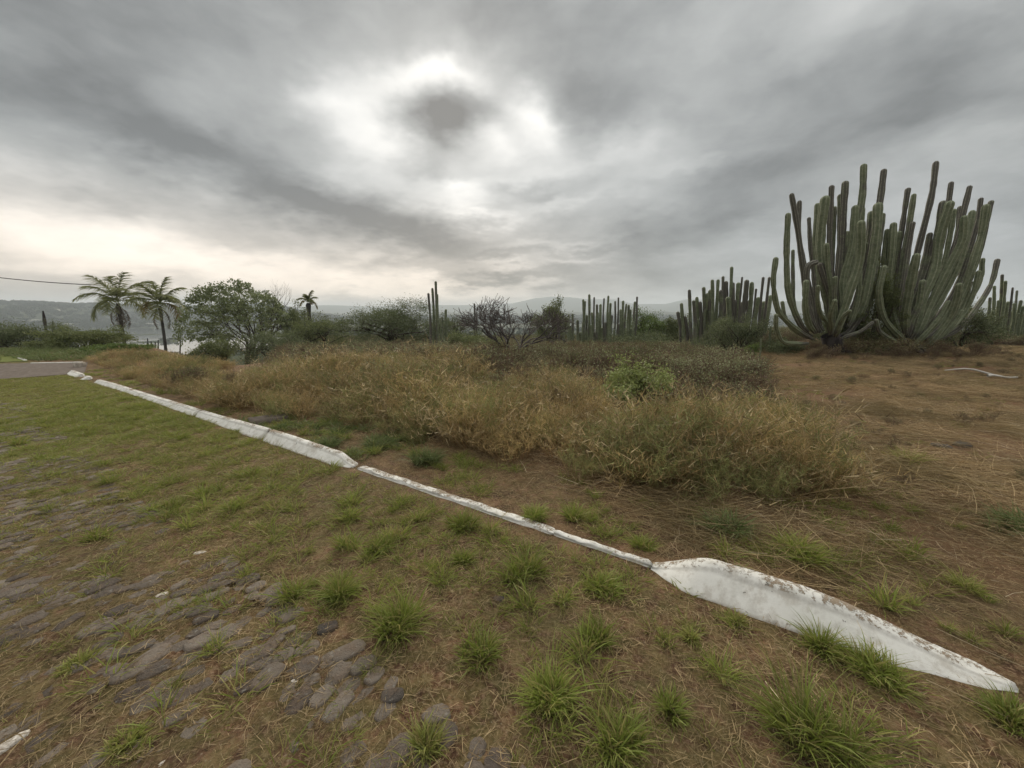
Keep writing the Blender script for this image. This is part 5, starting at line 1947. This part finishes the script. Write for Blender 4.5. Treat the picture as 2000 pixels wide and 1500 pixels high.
    keep = (np.arctan2(x, y) > R(33)) & (y > 22 + 2 * fbm(x, y, 3, 2, 3))
    scatter('far_field_scrub', scrub_p, lift(x[keep], y[keep]), 0.9 + 0.6 * rng.random(keep.sum()), tilt=0.1)
    # dead brush below the giant cacti
    x, y = pts_in(10, 19, 12.6, 16.5, 10)
    k = (np.abs(y - 15) < 1.8) & (x > 10.2) & (x < 18.5) & (rng.random(len(x)) < np.exp(-((x - 13.8) / 4.2) ** 2) * (0.35 + 1.3 * fbm(x, y, 0.8, 3, 3)))
    scatter('dead_brush', [scrub_p[0], scrub_p[2]], lift(x[k], y[k]), 0.3 + 0.75 * rng.random(k.sum()) ** 2, tilt=0.4)


build_cover()

# ------------------------------------------------------------------ individual grass tufts
GT = 'green grass tufts in the foreground'
TUFTS = [
    (1600, 1465, 215, 190, 'grass', 'largest and brightest green grass tuft, at the bottom right below the near kerb'),
    (1068, 1375, 185, 125, 'grass', 'wide spreading green tuft in the bottom centre, second largest of the tufts'),
    (1025, 1125, 105, 90, 'grass', 'dense round tuft just below the sunken kerb strip'),
    (782, 1225, 150, 120, 'grass', 'tall wide tuft on the bare soil left of centre'),
    (935, 1288, 110, 85, 'grass', 'leaning tuft between the wide spreading tuft and the tall wide tuft'),
    (1215, 1475, 120, 130, 'grass', 'upright tuft at the bottom edge right of centre'),
    (1165, 1252, 80, 75, 'grass', 'small upright tuft above the wide spreading tuft'),
    (668, 1160, 80, 62, 'grass', 'tuft at the left of the bare soil, level with the dense round tuft'),
    (1170, 1148, 110, 60, 'grass', 'long-bladed tuft hanging along the sunken kerb strip beside the raised end'),
    (1600, 1265, 66, 66, 'grass', 'small tuft pressed against the white face of the near kerb'),
    (1312, 1400, 80, 85, 'grass', 'thin sparse tuft between the upright tuft and the largest tuft'),
    (1735, 1335, 150, 80, 'grass', 'low tuft under the right half of the near kerb'),
    (1965, 1400, 90, 70, 'grass', 'tuft at the right edge where the near kerb ends'),
    (1552, 1082, 110, 50, 'grass', 'low tuft just behind the left end of the near kerb'),
    (1415, 1035, 80, 52, 'blue_grass', 'bluish green tuft at the foot of the dry weeds'),
    (905, 1030, 90, 48, 'grass', 'tuft touching the lane side of the long sunken strip'),
    (742, 1072, 75, 48, 'grass', 'tuft left of the long sunken strip on bare soil'),
    (838, 905, 70, 42, 'blue_grass', 'bushy dull tuft behind the rounded kerb end, right of it'),
    (1120, 1012, 62, 40, 'grass', 'small bright tuft behind the sunken strip under the dry weeds'),
    (1045, 1014, 60, 36, 'grass', 'small tuft behind the sunken strip, left neighbour of the small bright one'),
    (832, 1462, 150, 120, 'lawn', 'loose straggling tuft patch at the bottom edge left of centre'),
    (250, 1462, 170, 60, 'lawn', 'sprawling grass patch among cobbles at the bottom left'),
    (905, 1096, 55, 40, 'grass', 'little tuft left of the dense round tuft'),
    (1255, 1066, 66, 34, 'grass', 'low tuft behind the short sunken kerb strip'),
    (640, 872, 80, 28, 'blue_grass', 'dark leafy plant right behind the raised kerb next to its end'),
    (742, 872, 66, 34, 'blue_grass', 'dark leafy plant above the rounded kerb end'),
    (1345, 1246, 66, 50, 'lawn', 'faded tuft in front of the near kerb'),
    (150, 1300, 110, 32, 'lawn', 'low grass patch on the cobbles near the left edge'),
    (1772, 905, 120, 42, 'lawn', 'soft green weed patch out on the open straw field'),
    (1990, 1035, 90, 40, 'blue_grass', 'dark green weed patch at the right edge of the straw field'),
    (1440, 1215, 80, 40, 'lawn', 'thin tuft in front of the near kerb, right of the faded tuft'),
    (1890, 1150, 80, 50, 'lawn', 'pale weed tuft behind the near kerb at the right'),
]
for (u, v, w, h, mt, lab) in TUFTS:
    x, y = G(u, v)
    x, y = float(x), float(y)
    z = gz(x, y)
    d = math.sqrt(x * x + y * y + EYE * EYE)
    W = w * d / FPX * (0.62 if v > 1180 else 0.78)
    Hh = h * d / FPX * (0.38 if v > 1300 else 0.52 if v > 1100 else 0.72)
    n = int(min(620, 130 + W * 1500))
    if mt == 'lawn':
        Hh *= 0.8; n = int(n * 0.7); W *= 0.62
    mb = ragged_tuft(n, Hh * 1.25, W, 0.0066 if mt != 'blue_grass' else 0.008)
    obj('grass_tuft', mb.mesh('grass_tuft', M[mt]), loc=(x, y, z), label=lab, cat='grass tuft', group=GT)

# log lying on the straw field
def field_log():
    D = 11.5
    a, b = np.array(G(1928, 738)), np.array(G(1985, 742))
    mb = MB()
    P = [np.array([*(a * (1 - t) + b * t), 0]) for t in (0, .3, .6, 1.0)]
    P = [np.array([p[0], p[1] + 0.05 * math.sin(i * 2), gz(p[0], p[1]) + 0.05 + 0.02 * (i % 2)]) for i, p in enumerate(P)]
    tube(mb, smooth_path(P, 10), np.linspace(0.035, 0.02, 10), 7)
    tube(mb, smooth_path([P[1], P[1] + [-0.3, 0.3, 0.12], P[1] + [-0.7, 0.5, 0.05]], 6), np.linspace(0.03, 0.012, 6), 5)
    obj('fallen_branch', mb.mesh('fallen_branch', M['plaster'], True), label='bleached broken branch lying on the straw field at the right edge', cat='branch')


field_log()

# overhead wire
def wire():
    a, b = at_depth(-260, 500, 44), at_depth(196, 557, 44)
    mb = MB()
    P = [a * (1 - t) + b * t - np.array([0, 0, 1.6 * 4 * t * (1 - t) * 0.35]) for t in np.linspace(0, 1, 16)]
    tube(mb, P, 0.045, 5)
    obj('overhead_wire', mb.mesh('overhead_wire', M['wire'], True), label='thin dark overhead wire running down to the taller palm from the left', cat='wire')


wire()

# fence of thin posts near the lake
for k, (u, v0, v1) in enumerate([(288, 661, 682), (295, 667, 683), (303, 668, 684), (309, 664, 684), (352, 655, 682)]):
    D = 46.0
    t = at_depth(u, v0, D); b = at_depth(u + random.uniform(-2, 2), v1 + 6, D)
    mb = MB()
    tube(mb, [b - [0, 0, .2], (t + b) / 2 + [0.03, 0, 0], t], [0.07, 0.065, 0.05], 6)
    o = obj('fence_post', mb.mesh('fence_post', M['dead'], True), label=['leftmost of the thin dark posts before the lake, left of the shorter palm', 'second short dark post from the left before the lake', 'third thin dark post, just left of the shorter palm', 'dark post nearest the shorter palm on its left', 'lone thin post before the lake, right of the shorter palm'][k], cat='post', group='crooked posts before the lake')

# pale farm buildings on the far slope
def far_house(u, v, w, h, D, label):
    x = at_depth(u, v, D)[0]
    z = gz(x, D)
    e = obj('farm_building', None, loc=(x, D, z - 1), rz=random.uniform(-.2, .2), label=label, cat='building', group='pale buildings across the valley')
    mb = MB()
    V = [(sx * w / 2, sy * 5, zz) for zz in (0, h + 1) for sx, sy in ((-1, -1), (1, -1), (1, 1), (-1, 1))]
    mb.add(V, Q=[[0, 1, 5, 4], [1, 2, 6, 5], [2, 3, 7, 6], [3, 0, 4, 7]])
    obj('wall', mb.mesh('wall', M['plaster']), parent=e)
    mb = MB()
    V = [(-w / 2 - .5, -5.5, h + 1.003), (w / 2 + .5, -5.5, h + 1.003), (w / 2 + .5, 5.5, h + 1.003), (-w / 2 - .5, 5.5, h + 1.003), (-w / 2 - .5, 0, h + 2.8), (w / 2 + .5, 0, h + 2.8)]
    mb.add(V, Q=[[0, 1, 5, 4], [2, 3, 4, 5], [0, 3, 2, 1]], T=[[0, 4, 3], [1, 2, 5]])
    obj('roof', mb.mesh('roof', M['plaster']), parent=e)


for a in [(66, 629, 46, 4, 1000, 'long low pale shed on the far slope left of the dead cactus stub'), (108, 614, 24, 4, 1250, 'small pale house high on the far slope above the dead cactus stub'),
          (134, 633, 16, 4, 1000, 'small white house on the far shore right of the dead cactus stub'), (296, 623, 34, 4, 1150, 'pale shed across the lake seen between the two left palms'),
          (345, 627, 28, 4, 1120, 'pale shed across the lake, right of the shorter palm')]:
    far_house(*a)


# far woods
def blob_proto(seed):
    r = np.random.default_rng(seed)
    mb = MB()
    P = r.normal(size=(160, 3)) * [0.30, 0.30, 0.16] + [0, 0, 0.36]
    leaves(mb, P, 0.24, 1.3)
    return proto('woodland', mb, M['far_leaf'])


wood_p = [blob_proto(i) for i in range(4)]
n = 26000
a = rng.uniform(R(-62), R(62), n)
r_ = np.where(rng.random(n) < 0.75, rng.uniform(1300, 2450, n), rng.uniform(330, 900, n))
x, y = r_ * np.sin(a), r_ * np.cos(a)
z = ground_z(x, y)
k = (z > -39.6) & (rng.random(n) < 0.65 + 0.6 * fbm(x, y, 120, 3, 2))
scatter('far_woods', wood_p, np.column_stack([x, y, z])[k], np.where(r_[k] > 900, 9.0, 5.0) * (0.7 + 0.6 * rng.random(k.sum())), tilt=0.05)

# ------------------------------------------------------------------ haze
HAZE = 0.00022
def haze_box():
    X, Y0, Y1, Z0, Z1 = 8200, -8200, 8200, -62, 190
    V = [(-X, Y0, Z0), (X, Y0, Z0), (X, Y1, Z0), (-X, Y1, Z0), (-X, Y0, Z1), (X, Y0, Z1), (X, Y1, Z1), (-X, Y1, Z1)]
    F = np.array([[0, 3, 2, 1], [4, 5, 6, 7], [0, 1, 5, 4], [1, 2, 6, 5], [2, 3, 7, 6], [3, 0, 4, 7]])
    m, nt = mat_new('haze')
    b = NB(nt)
    v = b.n('ShaderNodeVolumePrincipled', {'Color': (0.86, 0.93, 1.0, 1), 'Density': HAZE, 'Anisotropy': 0.2})
    nt.links.new(v.outputs[0], b.n('ShaderNodeOutputMaterial').inputs['Volume'])
    obj('haze', mesh_np('haze', V, [F], [m]), kind='stuff')


haze_box()
